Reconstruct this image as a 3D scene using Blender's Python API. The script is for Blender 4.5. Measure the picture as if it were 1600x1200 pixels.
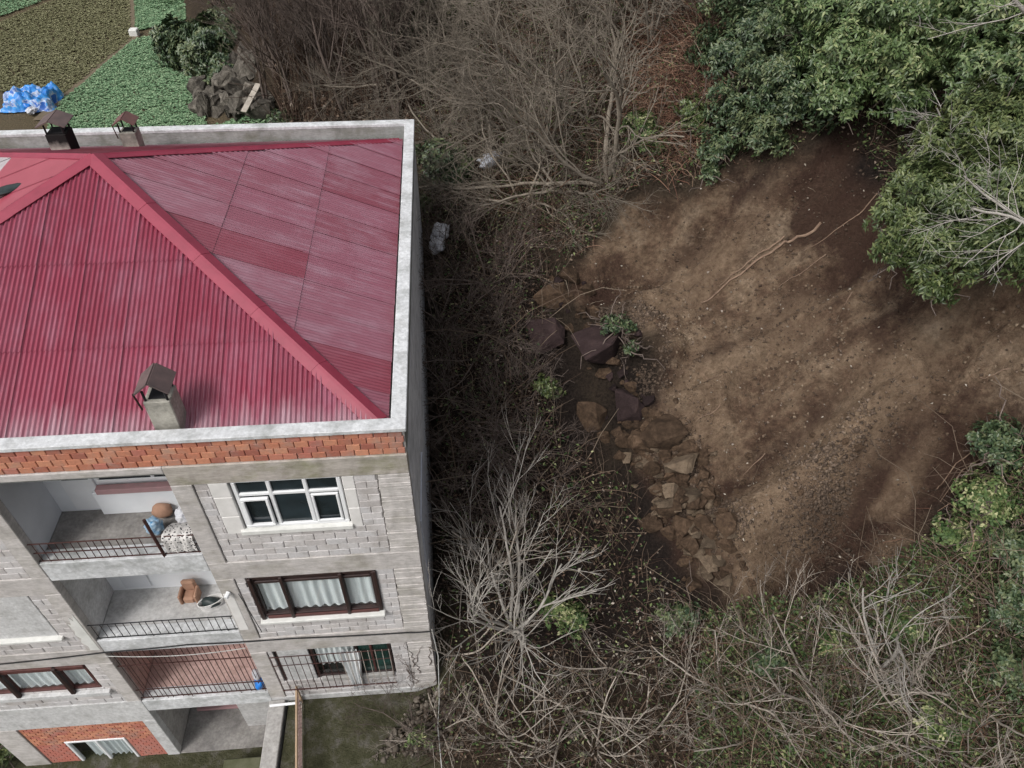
import bpy, math, random
import numpy as np
from mathutils import Matrix, Vector

for o in list(bpy.data.objects):
    bpy.data.objects.remove(o)
scene = bpy.context.scene
COL = scene.collection
random.seed(7)
RNG = np.random.default_rng(11)
PI = math.pi

# ------------------------------------------------------------------ camera, sky, sun, exposure
CAM_C = np.array([1.00288, -8.60683, 9.13903])
YAW, PITCH, ROLL, FPX = 0.0875178, 0.7654786, 0.0117119, 1200.0
_fw = np.array([math.sin(YAW) * math.cos(PITCH), math.cos(YAW) * math.cos(PITCH), -math.sin(PITCH)])
_r = np.array([math.cos(YAW), -math.sin(YAW), 0.0])
_u = np.cross(_r, _fw)
CR = math.cos(ROLL) * _r + math.sin(ROLL) * _u
CU = -math.sin(ROLL) * _r + math.cos(ROLL) * _u
cd = bpy.data.cameras.new("camera")
cam = bpy.data.objects.new("camera", cd)
COL.objects.link(cam)
cd.sensor_fit = 'HORIZONTAL'
cd.sensor_width = 36.0
cd.lens = 36.0 * FPX / 1600.0
cd.clip_start = 0.1
cd.clip_end = 2000
cam.matrix_world = Matrix(((CR[0], CU[0], -_fw[0], CAM_C[0]), (CR[1], CU[1], -_fw[1], CAM_C[1]),
                           (CR[2], CU[2], -_fw[2], CAM_C[2]), (0, 0, 0, 1)))
scene.camera = cam

SUN_EL, SUN_AZ = math.radians(50), math.radians(226)
world = bpy.data.worlds.new("World")
scene.world = world
world.use_nodes = True
wn, wl = world.node_tree.nodes, world.node_tree.links
wn.clear()
sky = wn.new('ShaderNodeTexSky')
sky.sky_type = 'NISHITA'
sky.sun_disc = False
sky.sun_elevation = SUN_EL
sky.sun_rotation = SUN_AZ
sky.air_density = 1.0
sky.dust_density = 4.0
hsv = wn.new('ShaderNodeHueSaturation')
hsv.inputs['Saturation'].default_value = 0.28
bg = wn.new('ShaderNodeBackground')
bg.inputs['Strength'].default_value = 0.13
wo = wn.new('ShaderNodeOutputWorld')
wl.new(sky.outputs[0], hsv.inputs['Color'])
wl.new(hsv.outputs[0], bg.inputs['Color'])
wl.new(bg.outputs[0], wo.inputs['Surface'])
sl = bpy.data.lights.new("sun", 'SUN')
sl.energy = 1.5
sl.angle = math.radians(16)
sl.color = (1.0, 0.97, 0.93)
sun = bpy.data.objects.new("sun", sl)
COL.objects.link(sun)
sd = Vector((math.sin(SUN_AZ) * math.cos(SUN_EL), math.cos(SUN_AZ) * math.cos(SUN_EL), math.sin(SUN_EL)))
sun.rotation_euler = sd.to_track_quat('Z', 'Y').to_euler()
sun.location = (0, 0, 40)
vs = scene.view_settings
vs.view_transform = 'Standard'
vs.look = 'None'
vs.exposure = 0.30
vs.gamma = 1.0
vs.use_curve_mapping = False

# ------------------------------------------------------------------ materials
def lin(c):
    return tuple(((v / 255) / 12.92 if v / 255 <= 0.04045 else ((v / 255 + 0.055) / 1.055) ** 2.4) for v in c)


def rgba(c):
    return (c[0], c[1], c[2], 1.0)


class NT:
    def __init__(self, name):
        self.m = bpy.data.materials.new(name)
        self.m.use_nodes = True
        self.n = self.m.node_tree.nodes
        self.l = self.m.node_tree.links
        self.b = self.n['Principled BSDF']

    def new(self, t, **kw):
        x = self.n.new(t)
        for k, v in kw.items():
            setattr(x, k, v)
        return x

    def link(self, a, b):
        self.l.new(a, b)

    def noise(self, vec, scale, detail=5, rough=0.6, dim='3D'):
        t = self.new('ShaderNodeTexNoise')
        t.inputs['Scale'].default_value = scale
        t.inputs['Detail'].default_value = detail
        t.inputs['Roughness'].default_value = rough
        if vec is not None:
            self.link(vec, t.inputs['Vector'])
        return t.outputs['Fac']

    def mapping(self, vec, scale):
        m = self.new('ShaderNodeMapping')
        m.inputs['Scale'].default_value = scale
        self.link(vec, m.inputs['Vector'])
        return m.outputs[0]

    def ramp(self, fac, stops):
        r = self.new('ShaderNodeValToRGB')
        e = r.color_ramp.elements
        e[0].position, e[0].color = stops[0][0], rgba(stops[0][1])
        e[1].position, e[1].color = stops[-1][0], rgba(stops[-1][1])
        for p, c in stops[1:-1]:
            x = e.new(p)
            x.color = rgba(c)
        self.link(fac, r.inputs[0])
        return r.outputs[0]

    def mix(self, fac, a, b, mode='MIX'):
        m = self.new('ShaderNodeMix', data_type='RGBA', blend_type=mode)
        for s, v in ((m.inputs[0], fac), (m.inputs[6], a), (m.inputs[7], b)):
            if isinstance(v, (int, float)):
                s.default_value = v
            elif isinstance(v, tuple):
                s.default_value = rgba(v)
            else:
                self.link(v, s)
        return m.outputs[2]

    def math(self, op, a, b=None):
        m = self.new('ShaderNodeMath', operation=op)
        for s, v in ((m.inputs[0], a), (m.inputs[1], b)):
            if v is None:
                continue
            if isinstance(v, (int, float)):
                s.default_value = v
            else:
                self.link(v, s)
        return m.outputs[0]

    def bump(self, h, strength, dist):
        b = self.new('ShaderNodeBump')
        b.inputs['Strength'].default_value = strength
        b.inputs['Distance'].default_value = dist
        self.link(h, b.inputs['Height'])
        self.link(b.outputs[0], self.b.inputs['Normal'])

    def obj(self):
        return self.new('ShaderNodeTexCoord').outputs['Object']

    def pos(self):
        return self.new('ShaderNodeNewGeometry').outputs['Position']

    def rand(self):
        return self.new('ShaderNodeObjectInfo').outputs['Random']

    def attr(self, name):
        return self.new('ShaderNodeAttribute', attribute_name=name)

    def fin(self, col, rough=0.8, spec=0.3):
        if isinstance(col, tuple):
            self.b.inputs['Base Color'].default_value = rgba(col)
        else:
            self.link(col, self.b.inputs['Base Color'])
        self.b.inputs['Roughness'].default_value = rough
        self.b.inputs['Specular IOR Level'].default_value = spec
        return self.m


def simple(name, c1, c2=None, scale=6.0, rough=0.8, spec=0.3, bump=0.0, bscale=None, rnd=0.0, stretch=(1, 1, 1), world=True):
    t = NT(name)
    v = t.mapping(t.pos() if world else t.obj(), stretch)
    c2 = c2 or tuple(x * 0.7 for x in c1)
    n = t.noise(v, scale)
    col = t.ramp(n, [(0.3, c2), (0.7, c1)])
    if rnd:
        k = t.math('MULTIPLY_ADD', t.rand(), rnd)
        k.node.inputs[2].default_value = 1 - rnd * 0.5
        mm = t.new('ShaderNodeVectorMath', operation='SCALE')
        t.link(col, mm.inputs[0])
        t.link(k, mm.inputs['Scale'])
        col = mm.outputs[0]
    if bump:
        t.bump(t.noise(v, bscale or scale * 4, 4), bump, 0.02)
    return t.fin(col, rough, spec)


def glass_mat(name, c=(0.012, 0.018, 0.022)):
    t = NT(name)
    n = t.noise(t.pos(), 1.7, 2)
    t.link(t.ramp(n, [(0.35, c), (0.7, tuple(x * 2.2 for x in c))]), t.b.inputs['Base Color'])
    t.b.inputs['Roughness'].default_value = 0.08
    t.b.inputs['Specular IOR Level'].default_value = 0.5
    return t.m


def clear_glass(name):
    t = NT(name)
    out = t.n['Material Output']
    tr = t.new('ShaderNodeBsdfTransparent')
    tr.inputs[0].default_value = (0.97, 0.985, 0.985, 1)
    gl = t.new('ShaderNodeBsdfGlossy')
    gl.inputs['Roughness'].default_value = 0.04
    mx = t.new('ShaderNodeMixShader')
    mx.inputs[0].default_value = 0.07
    t.link(tr.outputs[0], mx.inputs[1])
    t.link(gl.outputs[0], mx.inputs[2])
    t.link(mx.outputs[0], out.inputs[0])
    return t.m


def concrete(name, a, b, stain=None, stretch=(1, 1, 1), bumpz=None, rough=0.9):
    t = NT(name)
    p = t.pos()
    v = t.mapping(p, stretch)
    n1 = t.noise(v, 1.3, 6, 0.65)
    n2 = t.noise(v, 14, 4, 0.6)
    col = t.ramp(n1, [(0.3, b), (0.68, a)])
    col = t.mix(0.35, col, t.ramp(n2, [(0.35, tuple(x * 0.6 for x in a)), (0.65, tuple(min(1, x * 1.25) for x in a))]))
    if stain:
        n3 = t.noise(t.mapping(p, (1.2, 1.2, 1.9)), 0.9, 6, 0.7)
        col = t.mix(t.ramp(n3, [(0.48, (0, 0, 0)), (0.66, (0.75, 0.75, 0.75))]), col, stain)
    drip = t.noise(t.mapping(p, (2.6, 2.6, 0.4)), 1.0, 6, 0.7)
    col = t.mix(t.ramp(drip, [(0.50, (0, 0, 0)), (0.68, (0.32, 0.32, 0.32))]), col, tuple(x * 0.6 for x in b))
    blot = t.noise(p, 3.2, 8, 0.75)
    col = t.mix(1.0, col, t.ramp(blot, [(0.36, (0.82, 0.815, 0.80)), (0.5, (1.0, 1.0, 1.0)), (0.64, (1.12, 1.12, 1.12))]), 'MULTIPLY')
    h = n2
    if bumpz:
        w = t.noise(t.mapping(p, (0.6, 0.6, bumpz)), 1.0, 3, 0.6)
        col = t.mix(t.ramp(w, [(0.34, (0.18, 0.18, 0.18)), (0.5, (0, 0, 0))]), col, tuple(x * 0.6 for x in b))
        h = t.math('ADD', w, t.math('MULTIPLY', n2, 0.4))
    t.bump(h, 0.6, 0.015)
    return t.fin(col, rough, 0.2)


def leaf_mat(name, stops, rough=0.42, spec=0.45):
    t = NT(name)
    a = t.attr('tone')
    col = t.ramp(a.outputs['Fac'], stops)
    m = t.fin(col, rough, spec)
    return m


M = {}
M['cap'] = concrete('weathered_white_concrete', (0.662, 0.673, 0.683), (0.476, 0.486, 0.497), (0.279, 0.290, 0.279))
M['parapet'] = concrete('stained_parapet_render', (0.36, 0.37, 0.36), (0.22, 0.23, 0.21), (0.15, 0.15, 0.11), (0.5, 0.5, 2.5))
M['beam'] = concrete('grey_beam_concrete', (0.552, 0.523, 0.505), (0.441, 0.416, 0.399), (0.332, 0.312, 0.269), (0.5, 0.5, 3), 9)
M['mossbeam'] = concrete('mossy_beam_concrete', (0.466, 0.424, 0.392), (0.339, 0.314, 0.265), (0.223, 0.223, 0.127), (0.5, 0.5, 3), 9)
M['column'] = concrete('board_marked_concrete', (0.586, 0.557, 0.536), (0.459, 0.432, 0.413), (0.345, 0.326, 0.293), (0.7, 0.7, 2), 16)
M['mortar'] = concrete('grey_mortar', (0.428, 0.416, 0.399), (0.321, 0.309, 0.297))
M['plaster'] = concrete('smooth_grey_plaster', (0.587, 0.587, 0.587), (0.488, 0.488, 0.483))
M['eastwall'] = concrete('east_grey_plaster', (0.805, 0.819, 0.848), (0.604, 0.617, 0.646), (0.431, 0.445, 0.460), (0.900, 0.900, 0.359))
M['white'] = simple('white_wall_paint', (0.80, 0.82, 0.84), (0.70, 0.72, 0.74), 1.2, 0.85)
M['whitegrey'] = simple('dirty_white_wall_paint', (0.66, 0.68, 0.71), (0.54, 0.56, 0.59), 1.0, 0.85)
M['sill'] = simple('white_sill_paint', (0.74, 0.74, 0.71), (0.6, 0.6, 0.57), 5, 0.8, bump=0.2)
M['pinksill'] = simple('pink_render_edge', (0.42, 0.24, 0.25), (0.33, 0.22, 0.22), 5, 0.9)
M['floor'] = concrete('balcony_floor_screed', (0.30, 0.285, 0.27), (0.15, 0.145, 0.14), (0.12, 0.11, 0.11))
M['floor2'] = concrete('pale_balcony_floor_screed', (0.500, 0.494, 0.488), (0.350, 0.344, 0.338))
M['pinkfloor'] = concrete('pinkish_floor_tile', (0.560, 0.392, 0.350), (0.406, 0.280, 0.266))
M['pvc'] = simple('white_plastic_frame', (0.82, 0.83, 0.84), (0.76, 0.77, 0.78), 3, 0.35, 0.5)
M['trim'] = simple('white_plaster_trim', (0.768, 0.749, 0.730), (0.640, 0.627, 0.602), 4, 0.85)
M['brownwood'] = simple('dark_brown_wood_frame', (0.045, 0.023, 0.020), (0.021, 0.013, 0.013), 7, 0.5, 0.4)
M['redwood'] = simple('reddish_wood_frame', (0.120, 0.048, 0.043), (0.068, 0.028, 0.025), 6, 0.6)
M['glass'] = glass_mat('dark_window_glass')
M['greenglass'] = glass_mat('green_tinted_dark_glass', (0.01, 0.03, 0.026))
M['clear'] = clear_glass('clear_window_glass')
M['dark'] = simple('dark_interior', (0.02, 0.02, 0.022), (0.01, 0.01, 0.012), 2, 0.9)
M['curtain'] = simple('pale_blue_curtain', (0.82, 0.84, 0.84), (0.62, 0.66, 0.68), 3, 0.9, stretch=(5, 1, 0.4))
M['curtain2'] = simple('white_curtain', (0.84, 0.85, 0.85), (0.70, 0.72, 0.73), 3, 0.9, stretch=(6, 1, 0.4))
M['rust'] = simple('rusty_iron', (0.075, 0.03, 0.025), (0.04, 0.018, 0.016), 9, 0.7)
M['black'] = simple('black_iron', (0.02, 0.02, 0.022), (0.012, 0.012, 0.013), 9, 0.6)
M['palebar'] = simple('pale_painted_bar', (0.5, 0.46, 0.42), (0.3, 0.24, 0.2), 9, 0.6)
M['chimney'] = concrete('chimney_render', (0.43, 0.41, 0.36), (0.31, 0.30, 0.26), (0.16, 0.155, 0.14))
M['capbrown'] = simple('weathered_brown_sheet', (0.15, 0.105, 0.10), (0.09, 0.07, 0.068), 5, 0.6)
M['capred'] = simple('weathered_red_brown_sheet', (0.19, 0.095, 0.085), (0.12, 0.07, 0.065), 5, 0.6)
M['tan'] = simple('tan_fabric', (0.42, 0.25, 0.17), (0.30, 0.175, 0.12), 4, 0.9)
M['bluebag'] = simple('blue_printed_plastic', (0.06, 0.22, 0.42), (0.5, 0.6, 0.66), 9, 0.35, 0.5)
M['bluetarp'] = simple('bright_blue_tarp', (0.03, 0.25, 0.72), (0.01, 0.12, 0.48), 3, 0.35, 0.5)
def tarp_mat():
    t = NT('blue_and_white_tarp')
    n = t.noise(t.obj(), 1.9, 4, 0.6)
    n2 = t.noise(t.obj(), 6, 3)
    c = t.ramp(n, [(0.40, (0.03, 0.22, 0.62)), (0.50, (0.06, 0.36, 0.80)), (0.56, (0.62, 0.68, 0.74)), (0.62, (0.03, 0.12, 0.45))])
    return t.fin(t.mix(t.ramp(n2, [(0.3, (0, 0, 0)), (0.6, (0.5, 0.5, 0.5))]), c, (0.02, 0.10, 0.36)), 0.4, 0.4)


M['tarpmix'] = tarp_mat()
M['whitebag'] = simple('white_plastic_sack', (0.68, 0.68, 0.70), (0.45, 0.46, 0.5), 4, 0.5)
M['darkbag'] = simple('dark_plastic_scrap', (0.035, 0.05, 0.05), (0.015, 0.02, 0.02), 8, 0.45)
M['wood'] = simple('pale_weathered_board', (0.42, 0.38, 0.33), (0.28, 0.25, 0.21), 8, 0.85)
M['tanpole'] = simple('tan_painted_rail', (0.45, 0.33, 0.22), (0.34, 0.24, 0.16), 5, 0.7)
M['lattice'] = simple('pinkish_lattice', (0.42, 0.31, 0.28), (0.3, 0.2, 0.18), 6, 0.8)
M['cable'] = simple('black_cable', (0.025, 0.025, 0.027), (0.015, 0.015, 0.016), 9, 0.6)
M['palecable'] = simple('pale_cable', (0.55, 0.55, 0.53), (0.4, 0.4, 0.38), 9, 0.6)
M['panel'] = simple('pale_insulation_sheet', (0.55, 0.57, 0.62), (0.42, 0.44, 0.5), 5, 0.8)


def brick_mat(name, stops, rnd_ramp, scale=18):
    t = NT(name)
    r = t.rand()
    base = t.ramp(r, rnd_ramp)
    n = t.noise(t.pos(), scale, 4)
    n2 = t.noise(t.pos(), 2.0, 5, 0.7)
    col = t.mix(0.45, base, t.ramp(n, stops), 'MULTIPLY')
    col = t.mix(t.ramp(n2, [(0.5, (0, 0, 0)), (0.72, (0.6, 0.6, 0.6))]), col, tuple(x * 0.9 for x in stops[-1][1][:3]) if False else (0.30, 0.27, 0.24))
    drip = t.noise(t.mapping(t.pos(), (2.6, 2.6, 0.4)), 1.0, 6, 0.7)
    col = t.mix(t.ramp(drip, [(0.50, (0, 0, 0)), (0.68, (0.25, 0.25, 0.25))]), col, (0.20, 0.185, 0.165))
    t.bump(n, 0.5, 0.01)
    return t.fin(col, 0.9, 0.2)


M['brick'] = brick_mat('terracotta_hollow_brick', [(0.3, (0.55, 0.55, 0.55)), (0.65, (1, 1, 1))],
                       [(0.0, (0.36, 0.13, 0.095)), (0.35, (0.52, 0.21, 0.13)), (0.7, (0.62, 0.29, 0.18)), (1.0, (0.46, 0.16, 0.125))])
M['block'] = brick_mat('grey_cement_block', [(0.3, (0.68, 0.68, 0.68)), (0.65, (1, 1, 1))],
                       [(0.0, (0.498, 0.470, 0.461)), (0.4, (0.618, 0.593, 0.585)), (0.8, (0.564, 0.551, 0.553)), (1.0, (0.650, 0.620, 0.607))], 22)


def roof_mat(name, fade_sheen_amt, chalk_sheen, stops, low_amt=0.62):
    t = NT(name)
    uv = t.new('ShaderNodeUVMap').outputs[0]
    r = t.rand()
    base = t.ramp(r, stops)
    s1 = t.noise(t.mapping(uv, (3.2, 0.55, 1)), 1.0, 6, 0.7)
    s2 = t.noise(t.mapping(uv, (14, 0.8, 1)), 1.0, 4, 0.6)
    s3 = t.noise(uv, 1.1, 5, 0.65)
    f = t.math('MULTIPLY', t.math('ADD', s1, t.math('ADD', s2, s3)), 0.333)
    fade_sheen = t.ramp(f, [(0.47, (0, 0, 0)), (0.62, (fade_sheen_amt, fade_sheen_amt, fade_sheen_amt))])
    # pale streaks near the eaves: worn paint with sky sheen painted in
    sep = t.new('ShaderNodeSeparateXYZ')
    t.link(uv, sep.inputs[0])
    low = t.ramp(t.math('MULTIPLY', t.math('ADD', sep.outputs[1], t.math('MULTIPLY', t.math('ADD', s1, s2), 1.3)), 0.4), [(0.52, (low_amt, low_amt, low_amt)), (0.78, (0, 0, 0))])
    col = t.mix(fade_sheen, base, chalk_sheen)
    col = t.mix(low, col, (0.50, 0.38, 0.43))
    return t.fin(col, 0.36, 0.8)


M['roof'] = roof_mat('crimson_painted_sheet', 0.38, (0.344, 0.172, 0.232), [(0.0, (0.215, 0.022, 0.048)), (0.5, (0.258, 0.031, 0.064)), (0.85, (0.241, 0.034, 0.065)), (1.0, (0.202, 0.026, 0.050))])
M['roof_e'] = roof_mat('sheen_tinted_crimson_sheet', 0.75, (0.307, 0.173, 0.219), [(0.0, (0.197, 0.049, 0.074)), (0.4, (0.234, 0.072, 0.107)), (0.85, (0.241, 0.084, 0.118)), (1.0, (0.183, 0.032, 0.053))], 0.0)  # east slope: sky reflection painted into the colour as a paler mauve
M['ridge'] = simple('crimson_ridge_sheet', (0.30, 0.036, 0.068), (0.235, 0.026, 0.052), 3, 0.4, 0.5)
M['roof_dark'] = roof_mat('dark_maroon_sheet', 0.25, (0.34, 0.16, 0.21), [(0.0, (0.19, 0.03, 0.052)), (0.5, (0.215, 0.036, 0.06)), (1.0, (0.20, 0.032, 0.055))], 0.0)
M['flatred'] = simple('flat_red_sheet', (0.40, 0.075, 0.11), (0.35, 0.06, 0.09), 2, 0.3, 0.6)
M['galv'] = simple('bare_galvanised_sheet', (0.52, 0.48, 0.49), (0.38, 0.33, 0.34), 4, 0.4, 0.5)


# ground: colours by region attributes
def ground_mat():
    t = NT('hillside_soil')
    p = t.pos()
    slide = t.attr('slide').outputs['Fac']
    field = t.attr('field').outputs['Fac']
    yard = t.attr('yard').outputs['Fac']
    damp = t.attr('damp').outputs['Fac']
    nl = t.noise(p, 0.45, 6, 0.65)
    nm = t.noise(p, 2.2, 8, 0.75)
    ns = t.noise(p, 16, 5, 0.7)
    # streaks running down the slide (strike is roughly north-south, fall to the west)
    st = t.noise(t.mapping(p, (0.35, 1.9, 0.35)), 1.0, 6, 0.65)
    litter = t.ramp(nm, [(0.3, (0.022, 0.016, 0.012)), (0.5, (0.046, 0.034, 0.025)), (0.7, (0.071, 0.056, 0.039))])
    litter = t.mix(0.5, litter, t.ramp(ns, [(0.35, (0.018, 0.013, 0.01)), (0.65, (0.10, 0.075, 0.05))]))
    mixn = t.math('MULTIPLY', t.math('ADD', t.math('ADD', nl, st), nm), 0.333)
    earth = t.ramp(mixn, [(0.38, (0.064, 0.041, 0.030)), (0.46, (0.127, 0.082, 0.057)), (0.52, (0.220, 0.155, 0.106)), (0.60, (0.337, 0.256, 0.183))])
    crumb = t.noise(p, 6.5, 10, 0.82)
    earth = t.mix(1.0, earth, t.ramp(crumb, [(0.36, (0.55, 0.54, 0.53)), (0.50, (0.95, 0.94, 0.93)), (0.64, (1.32, 1.30, 1.27))]), 'MULTIPLY')
    patch = t.noise(p, 2.4, 9, 0.78)
    wob = t.math('MULTIPLY', t.math('SUBTRACT', patch, 0.5), 2.2)
    red = t.ramp(t.noise(p, 0.8, 4), [(0.55, (0, 0, 0)), (0.7, (0.5, 0.5, 0.5))])
    earth = t.mix(red, earth, (0.128, 0.084, 0.058))
    damp_shadef = t.ramp(t.math('ADD', damp, wob), [(0.22, (0, 0, 0)), (0.80, (0.9, 0.9, 0.9))])
    earth = t.mix(damp_shadef, earth, t.mix(0.45, (0.054, 0.030, 0.023), t.ramp(ns, [(0.3, (0.022, 0.012, 0.010)), (0.7, (0.092, 0.054, 0.039))])))
    dry = t.attr('dry').outputs['Fac']
    dryf = t.ramp(t.math('ADD', dry, t.math('MULTIPLY', wob, 0.6)), [(0.22, (0, 0, 0)), (0.95, (0.75, 0.75, 0.75))])
    earth = t.mix(dryf, earth, t.ramp(crumb, [(0.4, (0.198, 0.134, 0.087)), (0.6, (0.333, 0.242, 0.166))]))
    fsoil = t.ramp(ns, [(0.3, (0.086, 0.072, 0.043)), (0.7, (0.194, 0.151, 0.095))])
    ysoil = t.ramp(nm, [(0.3, (0.051, 0.052, 0.027)), (0.5, (0.093, 0.092, 0.053)), (0.68, (0.187, 0.172, 0.156))])
    litter = t.mix(damp, litter, t.ramp(ns, [(0.3, (0.010, 0.008, 0.007)), (0.7, (0.034, 0.025, 0.021))]))
    col = t.mix(slide, litter, earth)
    col = t.mix(field, col, fsoil)
    col = t.mix(yard, col, ysoil)
    t.bump(t.math('ADD', t.noise(p, 7, 6, 0.8), t.math('MULTIPLY', ns, 0.5)), 1.0, 0.14)
    return t.fin(col, 0.95, 0.12)


M['ground'] = ground_mat()
M['path'] = simple('trodden_earth_path', (0.17, 0.135, 0.09), (0.12, 0.095, 0.065), 4, 0.95, bump=0.4)
M['rock'] = None


def rock_mat(name, a, b, c):
    t = NT(name)
    p = t.obj()
    col = t.ramp(t.noise(p, 2.2, 7, 0.7), [(0.3, a), (0.5, b), (0.72, c)])
    k = t.math('MULTIPLY_ADD', t.rand(), 0.7)
    k.node.inputs[2].default_value = 0.65
    mm = t.new('ShaderNodeVectorMath', operation='SCALE')
    t.link(col, mm.inputs[0])
    t.link(k, mm.inputs['Scale'])
    t.bump(t.noise(p, 9, 6, 0.7), 0.8, 0.05)
    return t.fin(mm.outputs[0], 0.92, 0.2)


M['rock'] = rock_mat('brown_field_stone', (0.031, 0.020, 0.013), (0.078, 0.050, 0.032), (0.151, 0.102, 0.068))
M['palerock'] = rock_mat('pale_grey_stone', (0.071, 0.052, 0.036), (0.133, 0.098, 0.068), (0.196, 0.150, 0.104))
M['darkrock'] = rock_mat('dark_purple_stone', (0.021, 0.013, 0.013), (0.034, 0.022, 0.022), (0.058, 0.038, 0.035))
M['cliff'] = rock_mat('grey_outcrop_rock', (0.033, 0.029, 0.025), (0.093, 0.083, 0.069), (0.218, 0.196, 0.169))
M['bark'] = simple('pale_grey_bark', (0.423, 0.372, 0.322), (0.266, 0.231, 0.193), 9, 0.9, rnd=0.6)
M['palebark'] = simple('pale_silver_bark', (0.47, 0.44, 0.40), (0.32, 0.295, 0.265), 9, 0.9)
M['darkbark'] = simple('brown_grey_bark', (0.162, 0.127, 0.110), (0.090, 0.069, 0.058), 7, 0.9, rnd=0.6)
M['mossbark'] = simple('lichen_grey_bark', (0.246, 0.212, 0.170), (0.142, 0.120, 0.096), 7, 0.9, rnd=0.6)
M['root'] = simple('pale_dead_stick', (0.27, 0.19, 0.135), (0.17, 0.11, 0.08), 9, 0.9)
M['strand'] = leaf_mat('dry_bramble_cane', [(0.0, (0.036, 0.020, 0.015)), (0.4, (0.083, 0.051, 0.038)), (0.8, (0.146, 0.107, 0.078)), (1.0, (0.293, 0.236, 0.179))], 0.9, 0.2)
M['rustgrass'] = leaf_mat('dead_rusty_fern', [(0.0, (0.135, 0.068, 0.048)), (0.5, (0.255, 0.143, 0.098)), (1.0, (0.405, 0.277, 0.195))], 0.9, 0.2)
M['laurel'] = leaf_mat('laurel_leaf', [(0.0, (0.030, 0.054, 0.019)), (0.45, (0.078, 0.123, 0.045)), (0.8, (0.128, 0.177, 0.069)), (1.0, (0.217, 0.247, 0.112))])
M['darklaurel'] = leaf_mat('dark_laurel_leaf', [(0.0, (0.022, 0.043, 0.020)), (0.5, (0.055, 0.087, 0.040)), (1.0, (0.136, 0.159, 0.075))])
M['bright'] = leaf_mat('bright_broad_leaf', [(0.0, (0.028, 0.046, 0.014)), (0.5, (0.071, 0.099, 0.033)), (1.0, (0.160, 0.184, 0.071))])
M['ivy'] = leaf_mat('bramble_leaf', [(0.0, (0.030, 0.063, 0.020)), (0.5, (0.077, 0.122, 0.039)), (0.85, (0.143, 0.174, 0.064)), (1.0, (0.368, 0.367, 0.198))], 0.6, 0.3)
M['litter'] = leaf_mat('dead_leaf', [(0.0, (0.047, 0.030, 0.022)), (0.5, (0.128, 0.084, 0.058)), (0.9, (0.216, 0.162, 0.121)), (1.0, (0.432, 0.378, 0.324))], 0.9, 0.2)
M['whiteleaf'] = leaf_mat('pale_dead_leaf', [(0.0, (0.20, 0.17, 0.135)), (1.0, (0.42, 0.38, 0.32))], 0.9, 0.2)
M['crop'] = leaf_mat('field_crop_leaf', [(0.0, (0.071, 0.151, 0.074)), (0.5, (0.175, 0.291, 0.158)), (1.0, (0.351, 0.458, 0.280))], 0.6, 0.3)
M['weed'] = leaf_mat('yellowish_weed_leaf', [(0.0, (0.101, 0.101, 0.049)), (0.5, (0.185, 0.182, 0.098)), (1.0, (0.309, 0.300, 0.186))], 0.8, 0.2)
M['grass'] = leaf_mat('meadow_grass_blade', [(0.0, (0.03, 0.06, 0.016)), (0.5, (0.065, 0.11, 0.035)), (1.0, (0.13, 0.16, 0.06))], 0.7, 0.2)
M['pebble'] = leaf_mat('pebble_rubble', [(0.0, (0.052, 0.038, 0.029)), (0.6, (0.137, 0.099, 0.073)), (0.95, (0.221, 0.169, 0.130)), (1.0, (0.442, 0.390, 0.338))], 0.95, 0.15)

M['clod'] = leaf_mat('soil_clod', [(0.0, (0.055, 0.037, 0.028)), (0.5, (0.15, 0.108, 0.076)), (1.0, (0.27, 0.21, 0.15))], 0.95, 0.1)
M['greyrubble'] = leaf_mat('grey_concrete_rubble', [(0.0, (0.048, 0.038, 0.029)), (0.5, (0.115, 0.098, 0.080)), (1.0, (0.202, 0.175, 0.146))], 0.95, 0.1)
# ------------------------------------------------------------------ mesh helpers
WLOC = {}


def mesh_np(name, V, F, mat, smooth=False, tone=None, uv=None):
    """V (n,3); F either (m,3)/(m,4) int array or list of such arrays; tone per vertex."""
    V = np.asarray(V, dtype=np.float32)
    Fs = F if isinstance(F, list) else [F]
    Fs = [np.asarray(f, dtype=np.int32) for f in Fs if len(f)]
    me = bpy.data.meshes.new(name)
    me.vertices.add(len(V))
    me.vertices.foreach_set('co', V.ravel())
    loops = np.concatenate([f.ravel() for f in Fs])
    tot = np.concatenate([np.full(len(f), f.shape[1], dtype=np.int32) for f in Fs])
    start = np.concatenate([[0], np.cumsum(tot)[:-1]]).astype(np.int32)
    me.loops.add(len(loops))
    me.loops.foreach_set('vertex_index', loops)
    me.polygons.add(len(tot))
    me.polygons.foreach_set('loop_start', start)
    me.polygons.foreach_set('loop_total', tot)
    if smooth:
        me.polygons.foreach_set('use_smooth', np.ones(len(tot), dtype=bool))
    me.update(calc_edges=True)
    if tone is not None:
        a = me.attributes.new('tone', 'FLOAT', 'POINT')
        a.data.foreach_set('value', np.asarray(tone, dtype=np.float32))
    if uv is not None:
        l = me.uv_layers.new(name='UVMap')
        l.data.foreach_set('uv', np.asarray(uv, dtype=np.float32)[loops].ravel())
    if mat is not None:
        me.materials.append(mat)
    return me


def put(name, me, parent=None, loc=None, label=None, cat=None, group=None, kind=None, rot=None, scale=None):
    """loc is a WORLD location; parent offsets are removed here."""
    o = bpy.data.objects.new(name, me)
    COL.objects.link(o)
    w = np.array(loc if loc is not None else (0, 0, 0), dtype=float)
    if parent is not None:
        o.parent = parent
        o.location = w - WLOC.get(parent.as_pointer(), np.zeros(3))
    else:
        o.location = w
    WLOC[o.as_pointer()] = w
    if rot is not None:
        o.rotation_euler = rot
    if scale is not None:
        o.scale = scale
    for k, v in (('label', label), ('category', cat), ('group', group), ('kind', kind)):
        if v:
            o[k] = v
    return o


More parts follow.
